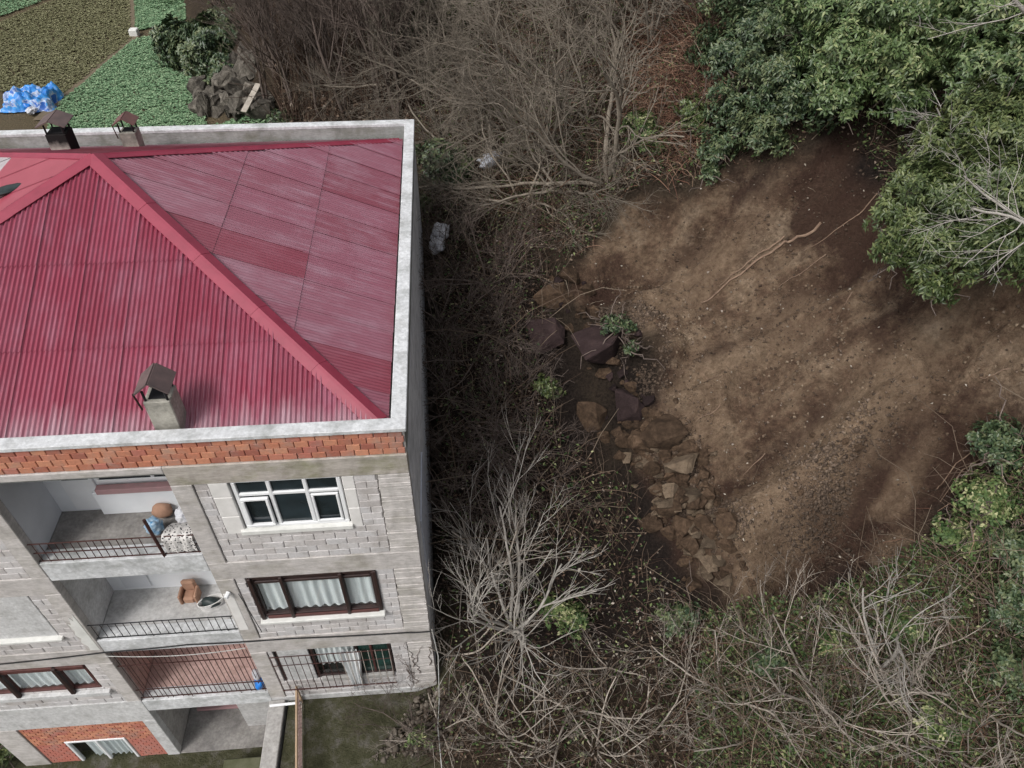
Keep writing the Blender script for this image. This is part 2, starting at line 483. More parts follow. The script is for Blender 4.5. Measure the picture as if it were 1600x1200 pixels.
def thing(name, loc, label, cat, group=None):
    return put(name, None, None, loc, label, cat, group)


class MB:
    """small mesh builder in world coordinates"""

    def __init__(self):
        self.v, self.f = [], []

    def quad8(self, c):
        b = len(self.v)
        self.v += [tuple(map(float, p)) for p in c]
        for q in ((0, 3, 2, 1), (4, 5, 6, 7), (0, 1, 5, 4), (1, 2, 6, 5), (2, 3, 7, 6), (3, 0, 4, 7)):
            self.f.append(tuple(b + i for i in q))
        return self

    def box(self, x0, x1, y0, y1, z0, z1):
        return self.quad8([(x0, y0, z0), (x1, y0, z0), (x1, y1, z0), (x0, y1, z0), (x0, y0, z1), (x1, y0, z1), (x1, y1, z1), (x0, y1, z1)])

    def bbox(self, x0, x1, y0, y1, z0, z1, b=0.012):
        """bevelled box"""
        b = min(b, (x1 - x0) / 3, (y1 - y0) / 3, (z1 - z0) / 3)
        s = len(self.v)
        idx = {}
        for ix, (xa, xi) in enumerate(((x0, x0 + b), (x1, x1 - b))):
            for iy, (ya, yi) in enumerate(((y0, y0 + b), (y1, y1 - b))):
                for iz, (za, zi) in enumerate(((z0, z0 + b), (z1, z1 - b))):
                    for k, p in enumerate(((xa, yi, zi), (xi, ya, zi), (xi, yi, za))):
                        idx[ix, iy, iz, k] = len(self.v)
                        self.v.append(p)
        I = idx
        F = self.f
        for a in (0, 1):
            F.append((I[a, 0, 0, 0], I[a, 1, 0, 0], I[a, 1, 1, 0], I[a, 0, 1, 0]))
            F.append((I[0, a, 0, 1], I[1, a, 0, 1], I[1, a, 1, 1], I[0, a, 1, 1]))
            F.append((I[0, 0, a, 2], I[1, 0, a, 2], I[1, 1, a, 2], I[0, 1, a, 2]))
            for c in (0, 1):
                F.append((I[a, c, 0, 0], I[a, c, 1, 0], I[a, c, 1, 1], I[a, c, 0, 1]))
                F.append((I[a, 0, c, 0], I[a, 1, c, 0], I[a, 1, c, 2], I[a, 0, c, 2]))
                F.append((I[0, a, c, 1], I[1, a, c, 1], I[1, a, c, 2], I[0, a, c, 2]))
                for d in (0, 1):
                    F.append((I[a, c, d, 0], I[a, c, d, 1], I[a, c, d, 2]))
        return self

    def tube(self, pts, rad, n=6, cap=True):
        P = np.asarray(pts, float)
        R = np.full(len(P), rad) if np.isscalar(rad) else np.asarray(rad, float)
        T = np.gradient(P, axis=0)
        T /= np.linalg.norm(T, axis=1)[:, None] + 1e-9
        ref = np.array([0, 0, 1.0]) if abs(T[0][2]) < 0.9 else np.array([1.0, 0, 0])
        s = len(self.v)
        for p, t, r in zip(P, T, R):
            a = np.cross(t, ref)
            a /= np.linalg.norm(a) + 1e-9
            b = np.cross(t, a)
            for k in range(n):
                th = 2 * PI * k / n
                self.v.append(tuple(p + r * (math.cos(th) * a + math.sin(th) * b)))
        for i in range(len(P) - 1):
            for k in range(n):
                q = (k + 1) % n
                self.f.append((s + i * n + k, s + i * n + q, s + (i + 1) * n + q, s + (i + 1) * n + k))
        if cap:
            self.f.append(tuple(s + k for k in range(n))[::-1])
            self.f.append(tuple(s + (len(P) - 1) * n + k for k in range(n)))
        return self

    def poly(self, pts):
        b = len(self.v)
        self.v += [tuple(map(float, p)) for p in pts]
        self.f.append(tuple(range(b, b + len(pts))))
        return self

    def slab(self, quad, th):
        """quad of 4 points given a thickness along its normal (downwards)"""
        q = np.asarray(quad, float)
        n = np.cross(q[1] - q[0], q[3] - q[0])
        n /= np.linalg.norm(n)
        return self.quad8(list(q - n * th) + list(q))

    def build(self, name, mat, parent=None, smooth=False, **kw):
        V = np.array(self.v, float)
        org = kw.pop('loc', None)
        if org is None:
            org = WLOC[parent.as_pointer()] if parent is not None else np.array([(V[:, 0].min() + V[:, 0].max()) / 2, (V[:, 1].min() + V[:, 1].max()) / 2, V[:, 2].min()])
        org = np.asarray(org, float)
        me = bpy.data.meshes.new(name)
        me.from_pydata((V - org).tolist(), [], self.f)
        me.materials.append(mat)
        if smooth:
            for p in me.polygons:
                p.use_smooth = True
        import bmesh
        bm = bmesh.new()
        bm.from_mesh(me)
        bmesh.ops.recalc_face_normals(bm, faces=bm.faces)
        bm.to_mesh(me)
        bm.free()
        return put(name, me, parent, org, **kw)


def tubes(P, R, k=3):
    """many tubes at once: P (N,M,3), R (N,M) -> V, F"""
    N, Mm, _ = P.shape
    T = np.gradient(P, axis=1)
    T /= np.linalg.norm(T, axis=2)[..., None] + 1e-9
    ref = np.where(np.abs(T[..., 2:3]) < 0.9, np.array([0, 0, 1.0]), np.array([1.0, 0, 0]))
    A = np.cross(T, ref)
    A /= np.linalg.norm(A, axis=2)[..., None] + 1e-9
    B = np.cross(T, A)
    th = np.arange(k) * 2 * PI / k
    V = P[:, :, None, :] + R[:, :, None, None] * (np.cos(th)[None, None, :, None] * A[:, :, None, :] + np.sin(th)[None, None, :, None] * B[:, :, None, :])
    idx = np.arange(N * Mm * k).reshape(N, Mm, k)
    a = idx[:, :-1, :]
    b = np.roll(idx, -1, axis=2)[:, :-1, :]
    c = np.roll(idx, -1, axis=2)[:, 1:, :]
    d = idx[:, 1:, :]
    F = np.stack([a, b, c, d], axis=-1).reshape(-1, 4)
    return V.reshape(-1, 3), F


def leaves(C, D, N, L, W, fold=0.25):
    """folded leaves: base C, direction D, normal N, length L, width W -> V, F (2 tris each)"""
    D = D / (np.linalg.norm(D, axis=1)[:, None] + 1e-9)
    S = np.cross(D, N)
    S /= np.linalg.norm(S, axis=1)[:, None] + 1e-9
    U = np.cross(S, D)
    L = L[:, None]
    W = W[:, None]
    mid = C + D * L * 0.45
    V = np.stack([C, mid + S * W * 0.5 + U * W * fold, C + D * L - U * L * 0.08, mid - S * W * 0.5 + U * W * fold], axis=1).reshape(-1, 3)
    i = np.arange(len(C))[:, None] * 4
    F = np.concatenate([i + np.array([[0, 1, 2]]), i + np.array([[0, 2, 3]])])
    return V, F


# ------------------------------------------------------------------ noise and terrain
_perm = np.random.default_rng(3).random((256, 256))


def vnoise(x, y):
    xi, yi = np.floor(x).astype(int), np.floor(y).astype(int)
    fx, fy = x - xi, y - yi
    fx, fy = fx * fx * (3 - 2 * fx), fy * fy * (3 - 2 * fy)
    g = lambda a, b: _perm[a & 255, b & 255]
    return (g(xi, yi) * (1 - fx) + g(xi + 1, yi) * fx) * (1 - fy) + (g(xi, yi + 1) * (1 - fx) + g(xi + 1, yi + 1) * fx) * fy - 0.5


def fbm(x, y, o=4):
    s, a, t = 0.0, 1.0, 0.0
    for i in range(o):
        s = s + a * vnoise(x + 17.3 * i, y - 9.1 * i)
        t += a
        a *= 0.5
        x, y = x * 2.03, y * 2.03
    return s / t * 2


BASE = np.array([(8.5, -60), (7.0, -14), (6.0, -4), (5.2, 1.7), (3.7, 6.8), (1.8, 12), (-2, 17), (-7.3, 21.5), (-10.3, 30), (-12.7, 36), (-17, 55), (-28, 110)], float)
FZ = -5.0


def sdist(x, y):
    best = np.full(np.shape(x), 1e9)
    sg = np.ones(np.shape(x))
    for a, b in zip(BASE[:-1], BASE[1:]):
        ab = b - a
        t = np.clip(((x - a[0]) * ab[0] + (y - a[1]) * ab[1]) / (ab @ ab), 0, 1)
        dx, dy = x - (a[0] + t * ab[0]), y - (a[1] + t * ab[1])
        d = np.hypot(dx, dy)
        c = ab[0] * dy - ab[1] * dx
        m = d < best
        best = np.where(m, d, best)
        sg = np.where(m, np.where(c < 0, 1.0, -1.0), sg)
    return best * sg


def sstep(a, b, x):
    t = np.clip((x - a) / (b - a), 0, 1)
    return t * t * (3 - 2 * t)


def poly_sd(P, x, y):
    """signed distance to polygon (positive inside)"""
    P = np.asarray(P, float)
    ins = np.zeros(np.shape(x), bool)
    best = np.full(np.shape(x), 1e9)
    for a, b in zip(P, np.roll(P, -1, axis=0)):
        ab = b - a
        t = np.clip(((x - a[0]) * ab[0] + (y - a[1]) * ab[1]) / (ab @ ab + 1e-12), 0, 1)
        best = np.minimum(best, np.hypot(x - a[0] - t * ab[0], y - a[1] - t * ab[1]))
        cr = ((a[1] > y) != (b[1] > y)) & (x < (b[0] - a[0]) * (y - a[1]) / (b[1] - a[1] + 1e-12) + a[0])
        ins ^= cr
    return np.where(ins, best, -best)


def H0(x, y):
    x = np.asarray(x, float)
    y = np.asarray(y, float)
    front = np.where(x > -3.95, -9.55, -12.2)
    front = front - 0.1 * np.clip(-3 - y, 0, 12)
    bank = np.interp(y, [-2.0, -0.4, 1.6, 5, 9, 14, 20, 26, 60], [-9.55, -9.3, -6.7, -5.2, -3.7, -3.3, -4.2, FZ, FZ])
    t = sstep(-0.6, 0.6, x) * sstep(-2.2, -0.2, y) + (1 - sstep(-0.6, 0.6, x)) * sstep(1, 14, y)
    far = np.where(x > 0, bank, np.where(y > 13, FZ + (bank - FZ) * sstep(-8, 0, x), bank))
    zb = front * (1 - t) + far * t
    zb = zb + 0.10 * np.clip(x - 0.5, 0, 6) * (1 - sstep(2, 10, y))
    d = sdist(x, y)
    g = 0.5 * (d + np.sqrt(d * d + 0.8))
    g = np.where(g > 20, 20 + (g - 20) * 0.4, g)
    steep = 0.88 + 0.12 * sstep(18, 30, y)
    h = zb + steep * g
    rough = sstep(-3, 1.5, d) * 0.55 + 0.04 + 0.25 * sstep(0.2, 1.5, x) * (1 - sstep(12, 15, y))
    h = h + rough * 0.8 * fbm(x * 0.45, y * 0.45, 4)
    return h


def ray_hit(uv, f=H0, tmax=90.0):
    uv = np.asarray(uv, float).reshape(-1, 2)
    d = ((uv[:, :1] - 800) / FPX) * CR - ((uv[:, 1:] - 600) / FPX) * CU + _fw
    d /= np.linalg.norm(d, axis=1)[:, None]
    ts = np.arange(6, tmax, 0.2)
    P = CAM_C + d[:, None, :] * ts[None, :, None]
    below = P[..., 2] < f(P[..., 0], P[..., 1])
    k = np.where(below.any(1), below.argmax(1), len(ts) - 1)
    lo, hi = ts[np.maximum(k - 1, 0)], ts[k]
    for _ in range(12):
        m = (lo + hi) / 2
        Q = CAM_C + d * m[:, None]
        b = Q[:, 2] < f(Q[:, 0], Q[:, 1])
        hi = np.where(b, m, hi)
        lo = np.where(b, lo, m)
    return CAM_C + d * hi[:, None]


def ray_at(u, v, dist):
    d = ((u - 800) / FPX) * CR - ((v - 600) / FPX) * CU + _fw
    return CAM_C + d / np.linalg.norm(d) * dist


SLIDE_PX = [(915, 405), (965, 325), (1080, 292), (1190, 262), (1330, 225), (1420, 320), (1500, 440), (1610, 430), (1625, 640), (1560, 735), (1450, 830), (1350, 895), (1230, 955), (1120, 955),
            (1030, 905), (1015, 800), (985, 690), (1035, 570), (980, 505), (880, 470)]
SLIDE = ray_hit(SLIDE_PX)[:, :2]


RIDGES = [(ray_hit(p)[:, :2], a, w) for p, a, w in (
    ([(1100, 620), (1120, 560), (1190, 480)], 0.2, 0.5), ([(1430, 545), (1330, 640), (1230, 730), (1140, 850)], 0.75, 0.6), ([(1260, 420), (1170, 500), (1080, 590)], 0.30, 0.5), ([(1180, 330), (1060, 420), (1000, 480)], 0.22, 0.5),
    ([(1260, 800), (1210, 860), (1160, 920)], 0.28, 0.45), ([(1480, 640), (1450, 690), (1430, 730)], 0.25, 0.25),
    ([(1330, 560), (1230, 640), (1090, 790)], -0.38, 0.45), ([(1340, 350), (1200, 450), (1050, 580)], -0.28, 0.35), ([(1420, 640), (1330, 740), (1240, 860)], -0.45, 0.7), ([(1150, 300), (1030, 400), (960, 470)], -0.2, 0.35))]


def line_d(P, x, y):
    best = np.full(np.shape(x), 1e9)
    for a, b in zip(P[:-1], P[1:]):
        ab = b - a
        t = np.clip(((x - a[0]) * ab[0] + (y - a[1]) * ab[1]) / (ab @ ab), 0, 1)
        best = np.minimum(best, np.hypot(x - a[0] - t * ab[0], y - a[1] - t * ab[1]))
    return best


def slide_sd(x, y):
    return poly_sd(SLIDE, x, y) + 0.5 * fbm(x * 1.1 + 5, y * 1.1, 3)


def H(x, y):
    x = np.asarray(x, float)
    y = np.asarray(y, float)
    h = H0(x, y)
    s = slide_sd(x, y)
    d = sdist(x, y)
    m = sstep(0.0, 0.8, s)
    up = sstep(0.5, 3.5, d)
    # scooped bowl with a scarp at its upper rim, gentle ribs running down the fall line
    h = h - m * up * (1.15 + 0.35 * sstep(0.8, 3, s))
    h = h + m * 0.42 * fbm(x * 0.34 + 3, y * 1.15, 4) + m * 0.20 * fbm(x * 1.3, y * 2.4, 5) * (0.4 + sstep(-0.25, 0.3, fbm(x * 0.5 + 40, y * 0.5, 2)))
    h = h + m * 0.09 * np.abs(fbm(x * 3.6, y * 3.6, 3)) - m * 0.10 * np.exp(-(fbm(x * 0.55 + 70, y * 1.6, 3) / 0.07) ** 2)
    wob = 0.35 * fbm(x * 0.9 + 21, y * 0.9, 3)
    for P, a, w in RIDGES:
        h = h + m * a * np.exp(-((line_d(P, x, y) + wob) / w) ** 2)
    # heaped debris at the toe
    h = h + 0.35 * np.exp(-((d - 0.2) / 1.2) ** 2) * sstep(-1.0, 0.6, s) * (0.7 + 0.9 * fbm(x * 1.3 + 9, y * 1.3, 4))
    h = h + (0.10 * fbm(x * 2.1 + 1, y * 2.1, 4)) * (sstep(-3, 0.5, d) * 0.9 + 0.1) * (1 - 0.5 * m)
    return h


def hit(*uv):
    return ray_hit(np.array(uv, float).reshape(-1, 2), H)


def wpoly(px, f=H0):
    return ray_hit(px, f)[:, :2]


def sample(poly, n, rng, clear_building=True, fuzzy=0.0):
    P = np.asarray(poly)
    lo, hi = P.min(0), P.max(0)
    out = []
    tot = 0
    while tot < n:
        q = lo + (hi - lo) * rng.random((n * 3, 2))
        sdv = poly_sd(P, q[:, 0], q[:, 1])
        k = sdv > 0
        if fuzzy:
            k = (sdv > 0) & (rng.random(len(q)) < np.clip(sdv / fuzzy, 0, 1) * sstep(-0.35, 0.35, fbm(q[:, 0] * 1.1, q[:, 1] * 1.1, 3)))
        if clear_building:
            k &= ~((q[:, 0] < 0.25) & (q[:, 0] > -13) & (q[:, 1] > -0.15) & (q[:, 1] < 11.5))
        q = q[k]
        out.append(q)
        tot += len(q)
        if len(q) == 0:
            break
    q = np.concatenate(out)[:n]
    return np.column_stack([q, H(q[:, 0], q[:, 1])])


def axis_steps(segs):
    out = [segs[0][0]]
    for a, b, s in segs:
        n = max(1, int(round((b - a) / s)))
        out += list(a + (b - a) * (np.arange(1, n + 1) / n))
    return np.array(out)


XS = axis_steps([(-400, -60, 34), (-60, -30, 2.5), (-30, -12, 0.6), (-12, 0.2, 0.35), (0.2, 15.5, 0.075), (15.5, 24, 0.4), (24, 60, 3), (60, 400, 34)])
YS = axis_steps([(-400, -40, 36), (-40, -8, 1.2), (-8, -4, 0.2), (-4, 15, 0.08), (15, 30, 0.25), (30, 55, 0.5), (55, 90, 2.5), (90, 400, 31)])
GX, GY = np.meshgrid(XS, YS, indexing='ij')
GZ = H(GX, GY)
SS = slide_sd(GX, GY)
DD = sdist(GX, GY)
nx, ny = GX.shape
GV = np.stack([GX, GY, GZ], -1).reshape(-1, 3)
gi = np.arange(nx * ny).reshape(nx, ny)
GF = np.stack([gi[:-1, :-1], gi[1:, :-1], gi[1:, 1:], gi[:-1, 1:]], -1).reshape(-1, 4)
a_slide = sstep(-0.15, 0.35, SS)
a_field = sstep(0.0, 1.0, -DD) * sstep(12.5, 14.5, GY)
a_yard = (1 - sstep(-0.6, 0.4, GX + 0.5 * fbm(GX, GY, 3))) * (1 - sstep(0.5, 3.0, GY))
# wet dark earth in the bowl and toe, tree shade painted below the scarp
damp_shadeP = [wpoly(p) for p in ([(1170, 250), (1330, 200), (1440, 330), (1470, 450), (1400, 430), (1330, 340), (1230, 320)],
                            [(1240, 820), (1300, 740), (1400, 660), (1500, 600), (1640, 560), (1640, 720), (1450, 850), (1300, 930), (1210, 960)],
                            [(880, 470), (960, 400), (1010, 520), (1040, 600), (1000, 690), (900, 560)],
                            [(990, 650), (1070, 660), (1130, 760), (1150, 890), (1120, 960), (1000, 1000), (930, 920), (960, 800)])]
a_damp_shade = sstep(-0.2, 1.2, GX) * (1 - sstep(-0.8, 0.8, DD + 0.6 * fbm(GX, GY, 3))) * sstep(-1.5, 0.5, GY) * (1 - sstep(11, 14, GY))
for P in damp_shadeP:
    a_damp_shade = np.maximum(a_damp_shade, sstep(-0.7, 0.7, poly_sd(P, GX, GY) + 0.9 * fbm(GX * 0.9, GY * 0.9, 4)))


a_dry = np.zeros_like(GX)
for P, a, w in RIDGES:
    if a > 0:
        a_dry = np.maximum(a_dry, np.exp(-((line_d(P, GX, GY) + 0.5 * fbm(GX * 1.2, GY * 1.2, 4)) / (w * 1.3)) ** 2) * min(1, 0.55 + a))
    else:
        a_damp_shade = np.maximum(a_damp_shade, 0.75 * np.exp(-((line_d(P, GX, GY) + 0.4 * fbm(GX * 1.4, GY * 1.4, 4)) / (w * 0.8)) ** 2))
a_damp_shade = np.clip(a_damp_shade, 0, 1)


def terrain(name, mask):
    F = GF[mask]
    used = np.unique(F)
    remap = np.full(len(GV), -1)
    remap[used] = np.arange(len(used))
    me = mesh_np(name, GV[used], remap[F], M['ground'], smooth=True)
    for k, a in (('slide', a_slide), ('field', a_field), ('yard', a_yard), ('damp', a_damp_shade), ('dry', a_dry)):
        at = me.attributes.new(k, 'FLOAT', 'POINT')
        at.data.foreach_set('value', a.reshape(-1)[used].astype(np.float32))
    return put(name, me, kind='structure')


fc = lambda a: a.reshape(-1)[GF].mean(1)
mk_slide = fc(a_slide) > 0.5
mk_field = (fc(a_field) > 0.5) & ~mk_slide
mk_yard = (fc(a_yard) > 0.5) & ~mk_slide & ~mk_field
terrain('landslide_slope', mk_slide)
terrain('field', mk_field)
terrain('yard_ground', mk_yard)
terrain('hillside', ~(mk_slide | mk_field | mk_yard))

# ------------------------------------------------------------------ the building
XW, D = -12.8, 11.19
B = thing('apartment_building', (-5.5, 5.6, -9.5), 'unfinished grey concrete block apartment building under a crimson corrugated hip roof', 'building')


def part(mb, name, mat, parent=None, **kw):
    return mb.build(name, mat, parent or B, **kw)


# parapet: brick band, rendered inner side, cap
cap = MB()
cap.bbox(XW - 0.04, 0.04, -0.04, 0.215, -0.09, 0.0)
cap.bbox(-0.215, 0.041, 0.217, D - 0.2, -0.09, 0.001)
cap.bbox(XW - 0.04, 0.04, D - 0.198, D + 0.05, -0.09, 0.0)
cap.bbox(XW - 0.041, XW + 0.21, 0.217, D - 0.2, -0.09, 0.001)
part(cap, 'parapet_cap', M['cap'])
pw = MB()
pw.box(XW, -0.004, 0.09, 0.2, -0.75, -0.092)
pw.box(-0.2, -0.003, 0.201, D - 0.202, -0.75, -0.092)
pw.box(XW, -0.004, D - 0.198, D - 0.001, -0.75, -0.092)
pw.box(XW + 0.003, XW + 0.2, 0.201, D - 0.202, -0.75, -0.092)
part(pw, 'parapet_wall', M['parapet'])
# solid core, floors and outer skins
core = MB()
core.box(XW + 0.05, -0.16, 1.45, D - 0.16, -14, -0.74)
core.box(XW + 0.05, -0.19, 0.16, 1.449, -1.05, -0.741)
part(core, 'roof_deck', M['parapet'])
sk = MB()
sk.box(-0.15, 0.0, 0.161, D, -13.5, -0.751)
part(sk, 'east_wall', M['eastwall'])
sk = MB()
sk.box(XW, -0.151, D - 0.15, D - 0.002, -13.5, -0.751)
part(sk, 'north_wall', M['plaster'])
sk = MB()
sk.box(XW, XW + 0.15, 0.161, D - 0.151, -10.05, -0.751)
sk.box(-10.95, -10.8, 0.161, 1.449, -13.5, -10.06)
part(sk, 'west_wall', M['plaster'])
fl = MB()
for z in (-3.6, -6.5, -9.45):
    fl.box(-4.02, -0.16, 0.16, 1.449, z, z + 0.15)
    fl.box(XW + 0.16, -6.98, 0.16, 1.449, z, z + 0.15)
part(fl, 'floor_slab', M['mortar'])

# frame: columns and beams on the south face
F0, F1 = -0.03, 0.16
storey_beams = [(-1.14, -0.66, 'mossbeam'), (-4.06, -3.5, 'beam'), (-7.04, -6.42, 'beam')]
for i, (z0, z1, m) in enumerate(storey_beams):
    part(MB().bbox(-4.02, -0.001, F0, F1, z0, z1), 'beam', M[m])
for z0, z1, m in ((-1.14, -0.66, 'beam'), (-4.2, -3.62, 'beam'), (-7.04, -6.42, 'beam'), (-10.05, -8.95, 'plaster')):
    part(MB().bbox(XW, -6.981, F0, F1, z0, z1), 'beam', M[m])
for z0, z1 in ((-0.82, -0.66), (-3.74, -3.17), (-6.6, -6.08), (-9.52, -8.99)):
    part(MB().bbox(-6.98, -4.021, F0 + 0.004, 0.3, z0, z1), 'balcony_edge_beam', M['cap' if z0 < -1 else 'beam'])
for z0, z1 in ((-3.498, -1.142), (-6.418, -4.062), (-9.3, -7.042)):
    m = MB()
    m.box(-0.55, -0.004, 0.0, F1, z0, z1)
    zz = z0
    while zz < z1 - 0.03:
        zt_ = min(zz + random.uniform(0.05, 0.15), z1)
        m.bbox(-0.56 + random.uniform(0, .02), 0.004 - random.uniform(0, .008), F0 - random.uniform(-0.006, 0.016), -0.001, zz + 0.003, zt_, 0.006)
        zz = zt_
    part(m, 'column', M['column'])
    part(MB().bbox(-4.02, -3.66, F0 - 0.004, F1, z0, z1), 'column', M['beam'])
for z0, z1 in ((-3.618, -1.142), (-6.418, -4.202), (-8.948, -7.042)):
    part(MB().bbox(-7.3, -6.981, F0 - 0.004, F1, z0, z1), 'column', M['column'])
part(MB().bbox(-10.95, -10.3, F0 - 0.004, F1, -13.5, -10.052), 'column', M['column'])
part(MB().bbox(-7.3, -6.981, F0 - 0.004, F1, -13.5, -10.052), 'column', M['plaster'])
part(MB().bbox(-4.02, -0.002, F0 + 0.002, F1, -9.62, -9.302), 'plinth', M['plaster'])

# bricks and blocks: pieces proud of recessed mortar
UNIT = {}


def unit_piece(mat):
    if mat not in UNIT:
        b = MB()
        b.box(-0.5, 0.5, 0.18, 1.0, -0.5, 0.5)
        c = 0.46
        s = len(b.v)
        b.v += [(-c, 0, -c), (c, 0, -c), (c, 0, c), (-c, 0, c)]
        b.f.remove((0, 1, 5, 4))
        for i, j in ((0, 1), (1, 5), (5, 4), (4, 0)):
            k = {0: s, 1: s + 1, 5: s + 2, 4: s + 3}
            b.f.append((i, j, k[j], k[i]))
        b.f.append((s, s + 1, s + 2, s + 3))
        me = bpy.data.meshes.new('unit_piece')
        me.from_pydata(b.v, [], b.f)
        me.materials.append(M[mat])
        UNIT[mat] = me
    return UNIT[mat]


def courses(x0, x1, z0, z1, bw, bh, holes=()):
    """list of pieces (xa, xb, za, zb) that fill a wall panel around its openings"""
    out = []
    nrow = max(1, round((z1 - z0) / bh))
    hh = (z1 - z0) / nrow
    for r in range(nrow):
        za, zb = z1 - (r + 1) * hh, z1 - r * hh
        spans = [(x0, x1)]
        zm = (za + zb) / 2
        for (hx0, hx1, hz0, hz1) in holes:
            if hz0 < zm < hz1:
                ns = []
                for a, b in spans:
                    if hx1 <= a or hx0 >= b:
                        ns.append((a, b))
                    else:
                        if hx0 - a > 0.05:
                            ns.append((a, hx0))
                        if b - hx1 > 0.05:
                            ns.append((hx1, b))
                spans = ns
        for a, b in spans:
            x = a - (bw * (0.5 if r % 2 else 0.0)) - random.random() * 0.04 * bw
            while x < b - 0.03:
                xa, xb = max(x, a), min(x + bw, b)
                if xb - xa > 0.04:
                    out.append((xa, xb, za, zb))
                x += bw
    return out


def lay(name, mat, pieces, y0, gap=0.008, depth=0.06, limit=300, jit=0.008, cnt={}):
    """lays pieces as single parts up to the limit, joins the rest"""
    me = unit_piece(mat)
    rest = MB()
    for (xa, xb, za, zb) in pieces:
        c = cnt.get(name, 0)
        y = y0 + random.uniform(-jit, jit * 0.6)
        if c < limit:
            cnt[name] = c + 1
            put(name, me, B, ((xa + xb) / 2 + random.uniform(-.003, .003), y, (za + zb) / 2 + random.uniform(-.002, .002)),
                scale=(xb - xa - gap, depth, zb - za - gap), rot=(0, random.uniform(-0.008, 0.008), 0))
        else:
            rest.bbox(xa + gap / 2, xb - gap / 2, y, y + depth, za + gap / 2, zb - gap / 2, 0.006)
    if rest.v:
        o = rest.build('joined_' + name + '_wall', M[mat], B)
        o['kind'] = 'stuff'


# red hollow brick band under the parapet cap
bp = courses(-9.2, -0.02, -0.655, -0.092, 0.235, 0.141)
bp.sort(key=lambda q: -q[1])
part(MB().box(XW, -0.005, 0.028, 0.089, -0.655, -0.093), 'mortar_bed', M['mortar'])
lay('brick', 'brick', bp, 0.0, jit=0.003)
# right bay infill
W1 = (-3.42, -0.96, -2.62, -1.14)
W2 = (-3.46, -0.92, -5.68, -4.06)
W3 = (-3.55, -0.92, -8.62, -7.04)
pr = []
pr += courses(-3.655, -0.565, -3.495, -1.145, 0.39, 0.185, [W1])
pr += courses(-3.655, -0.565, -6.415, -4.065, 0.39, 0.185, [W2])
pr += courses(-3.655, -0.565, -9.295, -7.045, 0.39, 0.185, [W3])
pl_ = []
PATCH = (-10.4, -7.62, -5.8, -4.2)
WL3 = (-10.3, -7.6, -8.25, -7.04)
pl_ += courses(-9.2, -7.305, -3.615, -1.8, 0.39, 0.185)
pl_ += courses(-9.9, -7.305, -6.415, -4.205, 0.39, 0.185, [PATCH])
pl_ += courses(-10.3, -7.305, -8.945, -7.045, 0.39, 0.185, [WL3])
for (hx0, hx1, hz0, hz1), (zb, zt) in ((W1, (-3.495, -1.145)), (W2, (-6.415, -4.065)), (W3, (-9.295, -7.045))):
    m = MB()
    y0, y1 = 0.022, 0.12
    m.box(-3.655, hx0, y0, y1, zb, zt)
    m.box(hx1, -0.565, y0, y1, zb, zt)
    m.box(hx0 + .001, hx1 - .001, y0, y1, zb, hz0)
    part(m, 'mortar_bed', M['mortar'])
lay('cement_block', 'block', pr + pl_, -0.008, depth=0.05)
m = MB()
m.box(XW + 0.1, -7.305, 0.022, 0.12, -3.615, -1.145)
m.box(-7.62, -7.305, 0.022, 0.12, -6.415, -4.205)
m.box(XW + 0.1, -7.621, 0.022, 0.12, -6.415, -5.8)
m.box(-7.6, -7.305, 0.022, 0.12, -8.945, -7.045)
m.box(XW + 0.1, -7.601, 0.022, 0.12, -8.945, -8.25)
part(m, 'mortar_bed', M['mortar'])
# ground storey infill of red brick with a two pane window
WB = (-9.55, -8.02, -12.3, -10.95)
gb = courses(-10.295, -7.305, -13.4, -10.06, 0.205, 0.106, [WB])
gb.sort(key=lambda q: -q[3])
lay('brick', 'brick', gb, 0.0, jit=0.003)
m = MB()
m.box(-10.295, WB[0], 0.03, 0.1, -13.4, -10.06)
m.box(WB[1], -7.305, 0.03, 0.1, -13.4, -10.06)
m.box(WB[0] + .001, WB[1] - .001, 0.03, 0.1, WB[3], -10.06)
m.box(WB[0] + .001, WB[1] - .001, 0.03, 0.1, -13.4, WB[2])
part(m, 'mortar_bed', M['mortar'])


def frame_mb(x0, x1, z0, z1, y0, y1, t, vs_=(), hs_=()):
    m = MB()
    m.bbox(x0, x1, y0, y1, z1 - t, z1)
    m.bbox(x0, x1, y0, y1, z0, z0 + t)
    m.bbox(x0, x0 + t, y0 + .002, y1 - .002, z0 + t, z1 - t)
    m.bbox(x1 - t, x1, y0 + .002, y1 - .002, z0 + t, z1 - t)
    for v in vs_:
        m.bbox(v - t / 2, v + t / 2, y0 + .004, y1 - .004, z0 + t, z1 - t)
    for h in hs_:
        m.bbox(x0 + t, x1 - t, y0 + .006, y1 - .006, h - t / 2, h + t / 2)
    return m


def curtain(parent, x0, x1, z0, z1, y, mat, name='curtain', waves=9, amp=0.025, gather=0.0):
    n = 60
    V, F = [], []
    rows = 6
    xc = (x0 + x1) / 2
    for j in range(rows + 1):
        t = j / rows
        for i in range(n + 1):
            s = i / n
            x = x0 + (x1 - x0) * s
            if gather:
                x = xc + (x - xc) * (1 - gather * sstep(0.0, 1, t))
            V.append((x, y + amp * math.sin(s * waves * 2 * PI + 0.6 * math.sin(3 * t)) + 0.4 * amp * math.sin(s * waves * 5.3), z1 + (z0 - z1) * t))
    for j in range(rows):
        for i in range(n):
            a = j * (n + 1) + i
            F.append((a, a + 1, a + n + 2, a + n + 1))
    b = MB()
    b.v, b.f = V, F
    return b.build(name, mat, parent, smooth=True)


